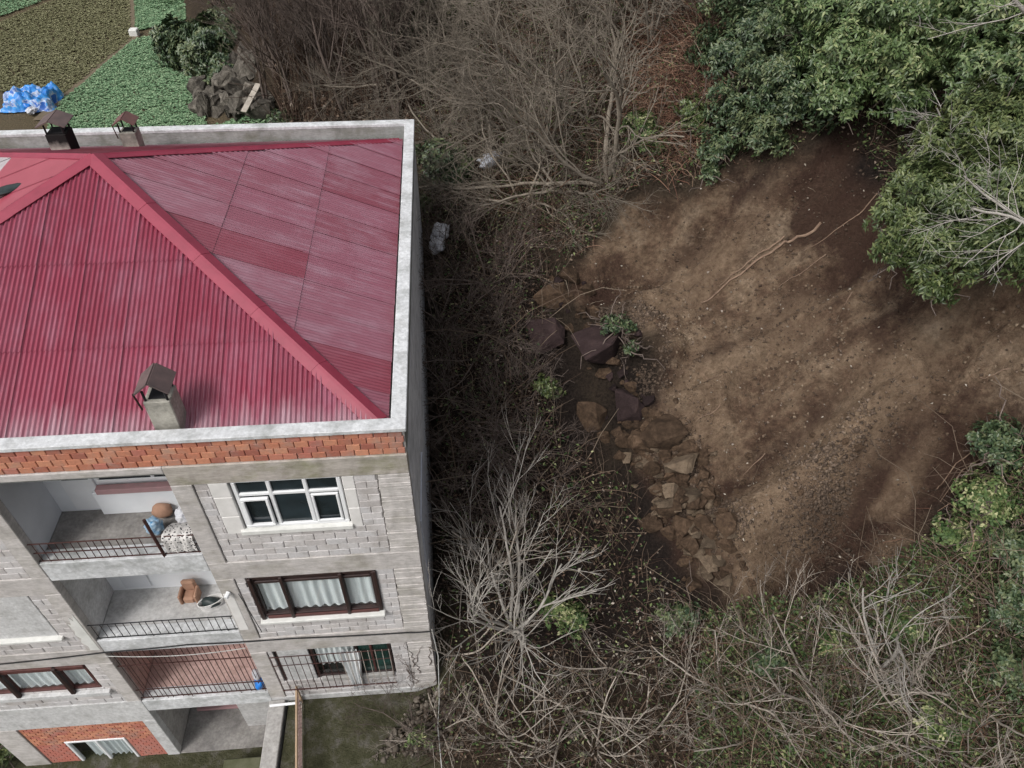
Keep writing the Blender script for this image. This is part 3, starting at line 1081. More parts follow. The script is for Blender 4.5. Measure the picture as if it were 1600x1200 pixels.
# --- top right window: white frame, three lights with transoms, plaster trim blocks
w = part(frame_mb(-3.06, -1.2, -2.5, -1.142, 0.02, 0.1, 0.075, (-2.44, -1.82), (-1.56,)), 'window', M['pvc'], label='white framed window of three lights with transoms')
part(MB().box(-3.0, -1.26, 0.062, 0.072, -2.44, -1.2), 'pane', M['glass'], w)
part(frame_mb(-2.98, -2.5, -2.42, -1.62, -0.03, 0.035, 0.06), 'sash', M['pvc'], w)
part(frame_mb(-1.77, -1.29, -2.42, -1.62, 0.005, 0.05, 0.05), 'sash', M['pvc'], w)
part(MB().bbox(-3.16, -1.14, -0.06, 0.05, -2.62, -2.502), 'sill', M['sill'], w)
for (x0, x1, zs) in ((-3.42, -3.09, (-1.16, -1.55, -2.1, -2.62)), (-1.17, -0.96, (-1.16, -1.5, -2.05, -2.62))):
    for za, zb in zip(zs[1:], zs[:-1]):
        part(MB().bbox(x0, x1, -0.012, 0.1, za + .004, zb - .004), 'trim_block', M['trim'], w)
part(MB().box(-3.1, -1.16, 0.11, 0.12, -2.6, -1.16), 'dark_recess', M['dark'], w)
# --- middle right window: dark brown, curtains
w = part(frame_mb(-3.4, -0.95, -5.55, -4.064, -0.02, 0.08, 0.085, (-2.78, -1.62), (-4.27,)), 'window', M['brownwood'], label='dark brown window with pale curtains')
part(MB().box(-3.33, -1.02, 0.03, 0.04, -5.47, -4.12), 'pane', M['clear'], w)
curtain(w, -3.32, -1.03, -5.45, -4.15, 0.10, M['curtain'], waves=12)
part(MB().bbox(-2.815, -2.745, -0.07, -0.021, -5.6, -4.07), 'mullion', M['brownwood'], w)
part(MB().bbox(-1.655, -1.585, -0.07, -0.021, -5.6, -4.07), 'mullion', M['brownwood'], w)
part(MB().bbox(-0.99, -0.91, -0.06, -0.021, -5.55, -4.07), 'mullion', M['brownwood'], w)
part(MB().bbox(-3.43, -3.35, -0.07, -0.021, -5.6, -4.07), 'mullion', M['brownwood'], w)
part(MB().bbox(-3.46, -0.88, -0.14, 0.06, -5.68, -5.6), 'sill', M['sill'], w)
part(MB().bbox(-3.44, -0.9, -0.1, 0.0, -5.72, -5.682), 'sill_edge', M['pinksill'], w)
part(MB().bbox(-3.3, -1.0, -0.05, -0.018, -5.6, -5.5), 'bottom_rail', M['redwood'], w)
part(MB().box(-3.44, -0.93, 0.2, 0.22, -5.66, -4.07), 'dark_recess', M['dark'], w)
# --- lower right window: boarded left light, curtain hanging out, iron bars
w = part(frame_mb(-3.52, -0.95, -8.5, -7.05, 0.03, 0.1, 0.07, (-2.72, -1.72)), 'window', M['brownwood'], label='barred window with a white curtain hanging out')
part(MB().box(-1.68, -1.02, 0.06, 0.07, -8.43, -7.1), 'pane', M['greenglass'], w)
part(MB().bbox(-1.42, -1.36, 0.02, 0.058, -8.43, -7.12), 'mullion', M['redwood'], w)
part(MB().box(-2.7, -1.75, 0.06, 0.07, -8.43, -7.1), 'pane', M['clear'], w)
part(MB().bbox(-3.47, -2.78, 0.01, 0.06, -8.6, -7.1), 'board', M['plaster'], w)
curtain(w, -2.66, -1.76, -8.0, -7.15, 0.10, M['curtain2'], waves=7)
curtain(w, -2.12, -1.62, -8.95, -7.12, -0.09, M['curtain2'], waves=5, gather=0.5, amp=0.04)
part(MB().bbox(-2.66, -0.98, -0.05, 0.03, -8.62, -8.46), 'sill', M['mortar'], w)
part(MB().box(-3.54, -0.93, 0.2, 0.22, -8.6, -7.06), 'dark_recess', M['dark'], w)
gr = part(MB().tube([(-3.6, -0.05, -8.72), (-0.9, -0.05, -8.72)], 0.016, 5), 'window_grille', M['rust'], w) if False else None
g = part(MB().tube([(-3.6, -0.14, -8.72), (-0.92, -0.14, -8.72)], 0.016, 5).tube([(-3.6, -0.14, -7.1), (-0.92, -0.14, -7.1)], 0.012, 5).tube([(-3.6, -0.14, -7.5), (-0.92, -0.14, -7.5)], 0.01, 5), 'window_grille', M['rust'])
for i in range(18):
    x = -3.58 + i * (2.62 / 17)
    MB().tube([(x, -0.14, -8.78), (x, -0.14, -7.08)], 0.009, 5).build('grille_bar', M['palebar' if i > 9 else 'rust'], g)

# --- left bay: plastered-up opening with a white sill, curtained brown window, lower white window
p_ = part(MB().bbox(-10.4, -7.64, 0.0, 0.1, -5.78, -4.205), 'plastered_panel', M['plaster'])
part(MB().bbox(-10.42, -7.55, -0.1, 0.05, -5.86, -5.78), 'sill', M['sill'], p_)
part(MB().bbox(-10.4, -7.6, -0.07, 0.0, -5.9, -5.862), 'sill_edge', M['pinksill'], p_)
w = part(frame_mb(-10.3, -7.62, -8.2, -7.05, 0.0, 0.09, 0.07, (-9.45, -8.25)), 'window', M['redwood'], label='red brown window with pale blue curtains on the left')
part(MB().box(-10.22, -7.7, 0.05, 0.06, -8.13, -7.1), 'pane', M['clear'], w)
curtain(w, -10.2, -7.7, -8.15, -7.15, 0.12, M['curtain'], waves=14)
for x in (-9.45, -8.25):
    part(MB().bbox(x - 0.05, x + 0.05, -0.09, -0.001, -8.32, -7.06), 'mullion', M['brownwood'], w)
part(MB().bbox(-10.3, -7.62, -0.05, -0.001, -7.2, -7.06), 'top_rail', M['redwood'], w)
part(MB().bbox(-10.32, -7.45, -0.1, 0.05, -8.42, -8.26), 'sill', M['plaster'], w)
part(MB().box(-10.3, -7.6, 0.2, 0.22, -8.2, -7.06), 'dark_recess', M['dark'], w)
w = part(frame_mb(-9.53, -8.04, -12.28, -10.97, -0.02, 0.07, 0.075, (-8.78,)), 'window', M['pvc'], label='white two pane window in the brick ground storey')
part(MB().box(-9.46, -8.1, 0.03, 0.04, -12.2, -11.04), 'pane', M['clear'], w)
curtain(w, -9.2, -8.1, -12.25, -11.0, 0.12, M['curtain'], waves=8)
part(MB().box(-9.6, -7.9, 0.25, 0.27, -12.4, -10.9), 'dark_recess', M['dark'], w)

# --- balconies (recessed loggias)
BX0, BX1, BY = -6.98, -4.02, 1.2


def balcony(zf, ztop, wallmat, floormat, backmat):
    b = part(MB().bbox(BX0 + .001, BX1 - .001, -0.02, BY + 0.2, zf - 0.12, zf), 'balcony_floor', M[floormat], label=None)
    part(MB().box(BX0 - 0.1, BX0, 0.16, BY + 0.2, zf, ztop), 'side_wall', M[wallmat], b)
    part(MB().box(BX1, BX1 + 0.1, 0.16, BY + 0.2, zf, ztop), 'side_wall', M[wallmat], b)
    part(MB().box(BX0, BX1, BY, BY + 0.2, zf, ztop), 'back_wall', M[backmat], b)
    part(MB().box(BX0, BX1, 0.301, BY - 0.001, ztop - 0.1, ztop), 'ceiling', M['white'], b)
    return b


def railing(b, z0, z1, nbars, mat, x0=BX0, x1=BX1, y=0.03, r=0.011, mids=()):
    m = MB()
    for z in (z0 + 0.03, z1) + tuple(mids):
        m.tube([(x0, y, z), ((x0 + x1) / 2, y, z + random.uniform(-.01, .01)), (x1, y, z)], r * 1.25, 6)
    rl = part(m, 'railing', M[mat], b)
    return rl


def bars(b, z0, z1, n, mat, x0=BX0, x1=BX1, y=0.03, r=0.008, skip=()):
    me = None
    for i in range(n):
        if i in skip:
            continue
        x = x0 + (i + 0.5) * (x1 - x0) / n + random.uniform(-.006, .006)
        if me is None:
            q = MB()
            q.tube([(0, 0, z0), (0, 0, (z0 + z1) / 2), (0, 0, z1)], r, 5)
            me = bpy.data.meshes.new('railing_bar')
            me.from_pydata(q.v, [], q.f)
            me.materials.append(M[mat])
        o = put('railing_bar', me, b, (x, y, 0.0))
        o.rotation_euler = (random.uniform(-.004, .004), 0, 0)


b1 = balcony(-3.2, -0.82, 'whitegrey', 'floor', 'white')
railing(b1, -3.18, -2.62, 0, 'rust', mids=(-2.9,))
bars(b1, -3.17, -2.62, 22, 'rust', skip=(15, 17, 18))
part(MB().tube([(-4.78, 0.05, -2.62 + 0.5), (-4.72, 0.0, -3.2)], 0.03, 6), 'railing_post', M['rust'], b1)
part(MB().bbox(-6.66, -6.06, BY - 0.04, BY - 0.001, -3.12, -0.95), 'door', M['pvc'], b1)
part(MB().bbox(-6.6, -6.12, BY - 0.05, BY - 0.041, -2.22, -1.1), 'door_pane', M['glass'], b1)
part(frame_mb(-6.0, -4.2, -2.34, -1.0, BY - 0.05, BY - 0.001, 0.07, (-4.95,)), 'window_frame', M['pvc'], b1)
part(MB().box(-5.94, -4.26, BY - 0.03, BY - 0.02, -2.28, -1.05), 'window_pane', M['glass'], b1)
part(MB().bbox(-6.02, -4.1, BY - 0.2, BY - 0.051, -2.52, -2.38), 'window_ledge', M['pinksill'], b1)
part(MB().bbox(-6.14, -4.6, BY - 0.14, BY - 0.002, -3.195, -2.53), 'parapet_panel', M['white'], b1)
b2 = balcony(-6.1, -3.72, 'plaster', 'floor2', 'white')
railing(b2, -6.08, -5.52, 0, 'black')
bars(b2, -6.07, -5.52, 19, 'black')
part(MB().bbox(-6.68, -6.1, BY - 0.04, BY - 0.001, -5.98, -3.9), 'door', M['whitegrey'], b2)
part(MB().bbox(-3.99, -3.80, -0.04, -0.02, -6.0, -4.55), 'repaired_column_strip', M['trim'], b2)
part(MB().tube([(-3.9, -0.16, -4.52), (-3.86, -0.04, -4.5)], 0.05, 8), 'overflow_pipe', M['pvc'], b2)
pts = [(-7.02, -6.42), (-7.05, -4.95), (-7.12, -5.2), (-7.16, -5.05), (-7.22, -5.35), (-7.27, -5.3), (-7.24, -5.6), (-7.29, -5.75), (-7.22, -5.9), (-7.28, -6.05), (-7.2, -6.25), (-7.22, -6.4)]
m = MB()
m.poly([(x, -0.041, z) for x, z in pts])
b0 = len(m.v)
m.poly([(x, -0.034, z) for x, z in pts][::-1])
for i in range(len(pts)):
    j = (i + 1) % len(pts)
    m.poly([(pts[i][0], -0.041, pts[i][1]), (pts[j][0], -0.041, pts[j][1]), (pts[j][0], -0.034, pts[j][1]), (pts[i][0], -0.034, pts[i][1])])
part(m, 'white_render_patch', M['sill'])
b3 = balcony(-9.0, -6.6, 'pinkfloor', 'pinkfloor', 'pinkfloor')
railing(b3, -8.95, -8.52, 0, 'rust', mids=(-7.32,), r=0.012)
bars(b3, -8.97, -6.62, 26, 'rust', r=0.0085)
part(MB().bbox(-6.98, -4.02, BY - 0.02, BY - 0.001, -7.9, -6.7), 'white_panel', M['whitegrey'], b3)
b4 = balcony(-12.15, -9.52, 'mortar', 'floor', 'plaster')
f_ = part(frame_mb(-6.7, -5.4, -10.9, -10.0, 0.9, 1.0, 0.07), 'window_frame', M['redwood'], b4)
part(MB().box(-6.64, -5.46, BY - 0.05, BY - 0.04, -12.0, -11.2), 'window_pane', M['dark'], b4)
part(MB().bbox(-6.75, -5.6, BY - 0.15, BY - 0.055, -12.12, -12.02), 'window_ledge', M['pinksill'], b4)
part(MB().bbox(-5.3, -4.02, 0.55, BY - 0.002, -12.15, -9.53), 'bare_plaster_wall', M['floor2'], b4)

# --- pale insulation sheet on the east wall, cracked plaster stains
part(MB().box(0.001, 0.03, 0.75, 2.6, -5.9, -3.6), 'insulation_sheet', M['panel'])

# --- roof: four corrugated slopes made of overlapping sheets
AP = np.array([-5.85, 5.6, 2.0])
EZ = -0.4
C_SE, C_SW, C_NW, C_NE = np.array([-0.3, 0.3, EZ]), np.array([-12.5, 0.3, EZ]), np.array([-12.5, 10.9, EZ]), np.array([-0.3, 10.9, EZ])


def slope(c0, c1, courses_v, pitch=0.085, amp=0.018, flat=False, special=None, name='roof_sheet', sheet_w=0.85, rmat='roof', tilt=0.010):
    c0, c1 = np.asarray(c0), np.asarray(c1)
    ud = c1 - c0
    W = np.linalg.norm(ud)
    ud = ud / W
    n = np.cross(ud, AP - c0)
    n /= np.linalg.norm(n)
    vd = np.cross(n, ud)
    ua, Lv = (AP - c0) @ ud, (AP - c0) @ vd
    ns = int(math.ceil(W / sheet_w))
    per = 8 if not flat else 1
    for s in range(ns):
        u0, u1 = s * sheet_w, min(W, (s + 1) * sheet_w + 0.03)
        nc = max(2, int(round((u1 - u0) / (pitch / per)))) if not flat else 4
        us = np.linspace(u0, u1, nc + 1)
        lim = np.where(us < ua, Lv * us / ua, Lv * (W - us) / (W - ua))
        for ci, (va, vb) in enumerate(zip(courses_v[:-1], courses_v[1:])):
            a = np.minimum(np.full_like(us, va - (0.12 if ci else 0.0)), lim)
            b = np.minimum(np.full_like(us, vb), lim)
            if (b - a).max() < 0.03:
                continue
            k = np.where(b - a > 1e-4)[0]
            i0, i1 = max(k[0] - 1, 0), min(k[-1] + 1, len(us) - 1)
            uu, aa, bb = us[i0:i1 + 1], a[i0:i1 + 1], b[i0:i1 + 1]
            tj = random.uniform(-0.0015, 0.003)
            V, UV = [], []
            rows = 3
            for j in range(rows + 1):
                vv = aa + (bb - aa) * j / rows
                wv = 0.0 if flat else amp
                hgt = wv * np.sin(2 * PI * uu / pitch) + 0.02 + tj + tilt * (uu - u0) / sheet_w + 0.014 * (1 - (vv - va) / max(vb - va, .1)) * (1 if ci else 0.5)
                V.append(c0 + uu[:, None] * ud + vv[:, None] * vd + hgt[:, None] * n)
                UV.append(np.column_stack([uu, vv]))
            V = np.concatenate(V)
            UV = np.concatenate(UV)
            m_ = len(uu)
            ii = np.arange(m_ - 1)
            F = np.concatenate([np.column_stack([j * m_ + ii, j * m_ + ii + 1, (j + 1) * m_ + ii + 1, (j + 1) * m_ + ii]) for j in range(rows)])
            mt, lb = M['flatred'] if flat else M[rmat], None
            if special and (s, ci) in special:
                mt, lb = special[(s, ci)]
            me = mesh_np(name, V - WLOC[B.as_pointer()], F, mt, smooth=True, uv=UV)
            o = put(name, me, B, WLOC[B.as_pointer()])
            if lb:
                o['label'] = lb
    return n


CV = [0.0, 1.87, 3.57, 6.2]
slope(C_SW, C_SE, CV)
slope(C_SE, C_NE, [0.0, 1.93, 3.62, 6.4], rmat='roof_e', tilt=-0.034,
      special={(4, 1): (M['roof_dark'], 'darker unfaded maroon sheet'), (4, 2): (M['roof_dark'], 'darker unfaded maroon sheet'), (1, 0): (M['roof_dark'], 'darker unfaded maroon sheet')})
slope(C_NE, C_NW, [0.0, 1.9, 3.8, 6.2])
slope(C_NW, C_SW, [0.0, 2.4, 4.4, 7.5], flat=True, sheet_w=1.1,
      special={(s, c): (M['galv'], 'bare greyish unpainted sheet') for s in (1, 2, 3, 4) for c in (0, 1)})


def ridge_cap(a, b, w=0.19, lift=0.07):
    a, b = np.asarray(a, float), np.asarray(b, float)
    d = (b - a) / np.linalg.norm(b - a)
    s = np.cross(d, (0, 0, 1))
    s /= np.linalg.norm(s)
    n = np.cross(s, d)
    L = np.linalg.norm(b - a)
    k = int(L / 1.9) + 1
    for i in range(k):
        p, q = a + d * (L * i / k - (0.06 if i else 0)), a + d * L * (i + 1) / k
        m = MB()
        ring = [(-w, -w * 0.38), (-w * 0.3, -0.012), (0, 0.012), (w * 0.3, -0.012), (w, -w * 0.38)]
        ring2 = [(x, y - 0.01) for x, y in ring[::-1]]
        R = ring + ring2
        h = lift + 0.006 * i
        b0 = len(m.v)
        for c in (p, q):
            for x, y in R:
                m.v.append(tuple(c + s * x + n * (y + h)))
        N = len(R)
        for j in range(N):
            m.f.append((j, (j + 1) % N, N + (j + 1) % N, N + j))
        m.f.append(tuple(range(N))[::-1])
        m.f.append(tuple(range(N, 2 * N)))
        m.build('ridge_cap', M['ridge'], B)


ridge_cap(C_SE + np.array([-.15, .15, 0.05]), AP)
ridge_cap(C_NE + np.array([-.1, -.1, 0.03]), AP, 0.12, 0.045)
ridge_cap(C_SW + np.array([.1, .1, 0.05]), AP)
ridge_cap(C_NW + np.array([.1, -.1, 0.03]), AP, 0.12, 0.045)

# --- chimneys
def chimney(x0, x1, y0, y1, zb, zt, mat, capmat, soot=False, label=None, gable=0.22, over=0.12):
    c = part(MB().bbox(x0, x1, y0, y1, zb, zt, 0.015), 'chimney', mat, label=label)
    h = 0.22
    m = MB()
    for x in (x0 + 0.02, x1 - 0.06):
        for y in (y0 + 0.02, y1 - 0.06):
            part(MB().bbox(x, x + 0.04, y, y + 0.04, zt, zt + h), 'cap_post', M['black'], c)
    part(MB().bbox(x0 + 0.07, x1 - 0.07, y0 + 0.07, y1 - 0.07, zt, zt + 0.02), 'flue_opening', M['dark'], c)
    xm = (x0 + x1) / 2
    zr = zt + h + gable
    ze = zt + h - 0.02
    for sgn, xe in ((-1, x0 - over), (1, x1 + over)):
        q = [(xm, y0 - over, zr), (xm, y1 + over, zr), (xe, y1 + over, ze), (xe, y0 - over, ze)]
        if sgn < 0:
            q = q[::-1]
        part(MB().slab(q, 0.025), 'chimney_cap', capmat, c)
    if not soot:
        part(MB().slab([(x0 - .06, y0 - .06, zt + .24), (x0 - .02, y0 - .06, zt - .12), (x0 - .02, y0 - .02, zt - .12), (x0 - .06, y0 - .02, zt + .24)], 0.01), 'cap_bracket', M['rust'], c)
    return c


def soot_mat():
    t = NT('soot_blackened_render')
    p = t.pos()
    sep = t.new('ShaderNodeSeparateXYZ')
    t.link(p, sep.inputs[0])
    k = t.math('ADD', sep.outputs[2], t.math('MULTIPLY', t.noise(p, 3.5, 5), 0.5))
    e = t.math('ADD', k, t.math('MULTIPLY', t.math('GREATER_THAN', sep.outputs[0], -7.875), 0.5))
    col = t.ramp(t.math('MULTIPLY', e, 0.5), [(0.40, (0.42, 0.39, 0.35)), (0.52, (0.02, 0.018, 0.018))])
    return t.fin(col, 0.95, 0.1)


chimney(-4.06, -3.64, 0.35, 0.75, -0.6, 0.48, M['chimney'], M['capbrown'], over=0.05, gable=0.2, label='pale rendered chimney with a brown gabled cover')
chimney(-8.33, -7.87, 8.9, 9.35, 0.0, 0.93, soot_mat(), M['capbrown'], soot=True, over=0.09, gable=0.12, label='soot blackened chimney')
chimney(-7.12, -6.72, 9.9, 10.25, -0.4, 0.46, M['chimney'], M['capred'], over=0.05, gable=0.14, label='small grey chimney with a red brown cover')
part(MB().slab([(-8.6, 8.75, 0.52), (-7.8, 8.75, 0.52), (-7.8, 8.9, 0.50), (-8.6, 8.9, 0.50)], 0.03), 'chimney_flashing', M['ridge'])

# --- cables
def cable(name, pts, r, mat, label, sag=0.0):
    P = []
    for a, b in zip(pts[:-1], pts[1:]):
        a, b = np.array(a), np.array(b)
        for i in range(14):
            t = i / 14
            P.append(a + (b - a) * t - np.array([0, 0, sag * 4 * t * (1 - t)]))
    P.append(np.array(pts[-1]))
    MB().tube(P, r, 5).build(name, mat, None, label=label, cat='cable')


cable('cable', [(-12.5, -0.06, -6.92), (-9.2, -0.06, -6.7), (-6.9, -0.06, -6.5), (-5.2, -0.06, -6.42), (-3.0, -0.06, -6.46), (-0.5, -0.06, -6.55), (0.05, -0.06, -6.56)], 0.016, M['cable'], 'thin black cable strung along the grey block facade above the barred balcony', 0.02)
cable('cable', [(-6.95, -0.12, -6.55), (-4.0, -0.12, -6.62)], 0.009, M['palecable'], 'pale wire sagging across the top of the barred balcony', 0.16)
cable('cable', [(0.05, -0.1, -6.4), (0.12, -0.12, -7.6), (0.05, -0.4, -9.2), (0.0, -1.0, -9.35), (0.1, -2.2, -9.4)], 0.012, M['palecable'], 'pale wire dropping down beside the corner of the building to the ground', 0.0)
cable('cable', [(-3.66, -0.09, -4.5), (-3.6, -0.07, -5.3), (-3.55, -0.06, -6.1)], 0.008, M['cable'], 'short black wire hanging beside the pale strip on the column of the middle balcony', 0.0)


vt = thing('vine', (-0.3, -0.06, -9.2), 'leafless vine climbing the lower corner column of the building', 'plant')
rv = random.Random(4)
for i in range(9):
    x, z = rv.uniform(-0.7, -0.05), rv.uniform(-9.2, -7.6)
    P = []
    for k in range(9):
        P.append((min(x, 0.01), -0.052, z))
        x += rv.uniform(-0.09, 0.09)
        z += rv.uniform(0.06, 0.2)
    MB().tube(P, np.linspace(0.011, 0.004, 9), 4).build('stem', M['darkbark'], vt)

# ------------------------------------------------------------------ small things on the building
def lump_mesh(name, mat, sx, sy, sz, seed, sub=3, amp=0.25, freq=1.6, flat=0.0):
    import bmesh
    bm = bmesh.new()
    bmesh.ops.create_icosphere(bm, subdivisions=sub, radius=1.0)
    r = random.Random(seed)
    ph = [(r.uniform(-9, 9), r.uniform(-9, 9), r.uniform(-9, 9)) for _ in range(4)]
    planes = []
    for _ in range(7):
        v = Vector((r.gauss(0, 1), r.gauss(0, 1), r.gauss(0, 1))).normalized()
        planes.append((v, r.uniform(0.62, 0.92)))
    for v in bm.verts:
        p = v.co.copy()
        n = 0
        for i, (a, b, c) in enumerate(ph):
            f = freq * (1.9 ** i)
            n += math.sin(p.x * f + a) * math.sin(p.y * f + b) * math.sin(p.z * f + c) / (1.7 ** i)
        p *= 1 + amp * n
        if flat:
            for d, k in planes:
                q = p.dot(d)
                if q > k:
                    p -= d * (q - k) * flat
        v.co = Vector((p.x * sx, p.y * sy, p.z * sz))
    me = bpy.data.meshes.new(name)
    bm.to_mesh(me)
    bm.free()
    me.materials.append(mat)
    for p in me.polygons:
        p.use_smooth = not flat
    return me


def lump(name, mat, loc, s, seed, label, cat, group=None, **kw):
    return put(name, lump_mesh(name, mat, s[0], s[1], s[2], seed, **kw), None, loc, label, cat, group, rot=(0, 0, random.uniform(0, 6)))


def pattern_mat(name, a, b, scale):
    t = NT(name)
    n = t.new('ShaderNodeTexVoronoi')
    n.inputs['Scale'].default_value = scale
    t.link(t.obj(), n.inputs['Vector'])
    return t.fin(t.ramp(n.outputs['Distance'], [(0.28, a), (0.36, b)]), 0.9, 0.2)


lump('plastic_bag', M['bluebag'], (-5.0, 0.55, -2.98), (0.17, 0.13, 0.22), 4, 'blue and white printed bag bulging on the top balcony', 'bag', amp=0.3, freq=2.4, sub=4)
lump('plastic_sack', M['whitebag'], (-4.45, 0.72, -2.95), (0.17, 0.16, 0.24), 5, 'pale grey sack leaning in the corner of the top balcony', 'sack', amp=0.34, freq=2.4, sub=4)
lump('sack', M['tan'], (-4.95, 0.95, -3.02), (0.2, 0.13, 0.15), 6, 'brown sack behind the blue printed bag on the top balcony', 'sack', amp=0.2)


def drape(name, mat, x0, x1, y, z0, z1, back, label, cat):
    n, rows = 24, 14
    V, F = [], []
    for j in range(rows + 1):
        t = j / rows
        for i in range(n + 1):
            s = i / n
            x = x0 + (x1 - x0) * s
            w = 0.012 * math.sin(s * 17 + 2 * t) + 0.008 * math.sin(s * 41)
            if t < 0.45:
                q = t / 0.45
                V.append((x + 0.05 * (1 - q), y + back * (1 - q) + 0.0, z1 - 0.18 * (1 - q) ** 2 + w))
            else:
                q = (t - 0.45) / 0.55
                V.append((x, y - 0.04 * min(1, q * 6) - w, z1 + (z0 - z1) * q))
    for j in range(rows):
        for i in range(n):
            a = j * (n + 1) + i
            F.append((a, a + 1, a + n + 2, a + n + 1))
    m = MB()
    m.v, m.f = V, F
    m.build(name, mat, None, smooth=True, label=label, cat=cat)


drape('rug', pattern_mat('black_white_pattern_cloth', (0.03, 0.03, 0.035), (0.62, 0.6, 0.58), 19), -4.62, -4.08, 0.02, -3.05, -2.6, 0.42, 'black and white patterned cloth draped over the top balcony railing', 'cloth')
# tan armchair on the middle balcony
t_ = thing('armchair', (-5.22, 0.86, -6.1), 'small tan armchair on the middle balcony against the white wall', 'chair')
MB().bbox(-5.35, -5.09, 0.74, 1.0, -6.1, -5.90, 0.04).build('seat', M['tan'], t_)
MB().bbox(-5.37, -5.07, 0.97, 1.09, -6.1, -5.62, 0.05).build('backrest', M['tan'], t_)
MB().bbox(-5.42, -5.355, 0.72, 1.02, -6.1, -5.80, 0.03).build('armrest', M['tan'], t_)
MB().bbox(-5.085, -5.02, 0.72, 1.02, -6.1, -5.80, 0.03).build('armrest', M['tan'], t_)
# oval basket
t_ = thing('basket', (-4.72, 0.66, -6.1), 'oval pale basket full of black stuff on the middle balcony', 'basket')
m = MB()
n = 20
for k in range(n):
    a0 = 2 * PI * k / n
    a1 = 2 * PI * (k + 1) / n
    for (ra, za, rb, zb) in ((0.8, 0.0, 1.0, 0.22), (1.0, 0.22, 0.92, 0.22), (0.92, 0.22, 0.74, 0.02)):
        P = lambda a, r, z: (-4.72 + 0.26 * r * math.cos(a) + 0.05 * math.sin(a), 0.66 + 0.15 * r * math.sin(a) + 0.05 * math.cos(a), -6.1 + z)
        m.poly([P(a0, ra, za), P(a1, ra, za), P(a1, rb, zb), P(a0, rb, zb)])
m.build('basket_body', M['trim'], t_)
put('basket_contents', lump_mesh('basket_contents', M['darkbag'], 0.2, 0.12, 0.12, 9, amp=0.2), t_, (-4.72, 0.66, -5.97))
lump('plastic_bag', M['bluetarp'], (-4.2, 0.14, -8.76), (0.17, 0.12, 0.17), 14, 'bright blue bag in the right corner of the barred balcony', 'bag', amp=0.2)
lump('plastic_bag', M['whitebag'], (-4.2, 0.14, -8.4), (0.12, 0.1, 0.16), 15, 'white bag hung above the blue bag on the barred balcony', 'bag', amp=0.2)
# dark scrap on the left roof slope
_n = np.cross(C_SW - C_NW, AP - C_NW)
_d = ray_at(16, 302, 1.0) - CAM_C
_q = CAM_C + _d * (((C_NW - CAM_C) @ _n) / (_d @ _n))
lump('plastic_scrap', M['darkbag'], (_q[0], _q[1], _q[2] + 0.07), (0.34, 0.16, 0.05), 16, 'dark crumpled plastic scrap lying on the smooth red roof slope', 'scrap', amp=0.3)

# ------------------------------------------------------------------ yard in front of the right bay
rw = thing('retaining_wall', (-3.9, -1.5, -12.2), 'grey concrete retaining wall at the edge of the mossy yard', 'wall')
MB().bbox(-4.06, -3.72, -4.2, -0.035, -12.6, -9.46, 0.02).build('wall', M['plaster'], rw)
MB().bbox(-4.08, -3.70, -4.2, -0.036, -9.458, -9.41, 0.02).build('coping', M['mortar'], rw)
pp = MB().tube([(-4.02, -0.22, -9.3), (-3.3, -0.2, -9.3)], 0.035, 8)
pp.build('pipe', M['pvc'], None, label='short white pipe lying across the top of the retaining wall', cat='pipe')
FX = lambda y: -3.32 - 0.12 * y
lf = thing('lattice_fence', (-3.32, -1.6, -9.5), 'tan railed lattice fence running out from the facade across the yard', 'fence')
MB().tube([(FX(-.04), -0.04, -8.78), (FX(-4), -4.0, -8.8)], 0.03, 6).build('top_rail', M['tanpole'], lf)
MB().tube([(FX(-.04), -0.04, -9.44), (FX(-4), -4.0, -9.46)], 0.018, 6).build('bottom_rail', M['palebar'], lf)
for y in (-0.08, -1.9, -3.9):
    MB().bbox(FX(y) - .03, FX(y) + .03, y - 0.03, y + 0.03, -9.6, -8.8).build('post', M['tanpole'], lf)
for i in range(40):
    y = -0.1 - i * 0.09
    for q in (1, -1):
        ya, yb = (y, y - 0.33) if q > 0 else (y - 0.33, y)
        MB().tube([(FX(ya) + 0.006 * q, ya, -8.8), (FX(yb) + 0.006 * q, yb, -9.44)], 0.009, 4).build('slat', M['lattice'], lf)
# mossy steps in the lower yard
for i in range(4):
    MB().bbox(-5.6, -4.12, -0.9 - 0.42 * i, -0.5 - 0.42 * i, -12.6, -11.55 - 0.2 * i, 0.03).build('step', simple('mossy_step_%d' % i, (0.13, 0.13, 0.085), (0.06, 0.065, 0.03), 3, 0.95, bump=0.4), None, kind='structure')

# ------------------------------------------------------------------ rocks
def stone_mesh(name, mat, seed, npts=15, rough=0.05):
    import bmesh
    r = random.Random(seed)
    bm = bmesh.new()
    for _ in range(npts):
        v = Vector((r.gauss(0, 1), r.gauss(0, 1), r.gauss(0, 1))).normalized() * r.uniform(0.8, 1.15)
        bm.verts.new(v)
    h = bmesh.ops.convex_hull(bm, input=bm.verts)
    bmesh.ops.delete(bm, geom=[g for g in h['geom_interior'] if isinstance(g, bmesh.types.BMVert)], context='VERTS')
    bmesh.ops.bevel(bm, geom=list(bm.edges), offset=0.035, segments=1, affect='EDGES')
    bmesh.ops.triangulate(bm, faces=list(bm.faces))
    bmesh.ops.subdivide_edges(bm, edges=list(bm.edges), cuts=1)
    bmesh.ops.triangulate(bm, faces=list(bm.faces))
    for v in bm.verts:
        p = v.co
        n = math.sin(p.x * 6 + seed) * math.sin(p.y * 7 + 2 * seed) * math.sin(p.z * 6.5) + 0.6 * math.sin(p.x * 15) * math.sin(p.y * 13 + seed) * math.sin(p.z * 17)
        v.co = p * (1 + rough * n + r.uniform(-.5, .5) * rough)
    me = bpy.data.meshes.new(name)
    bm.to_mesh(me)
    bm.free()
    me.materials.append(mat)
    return me


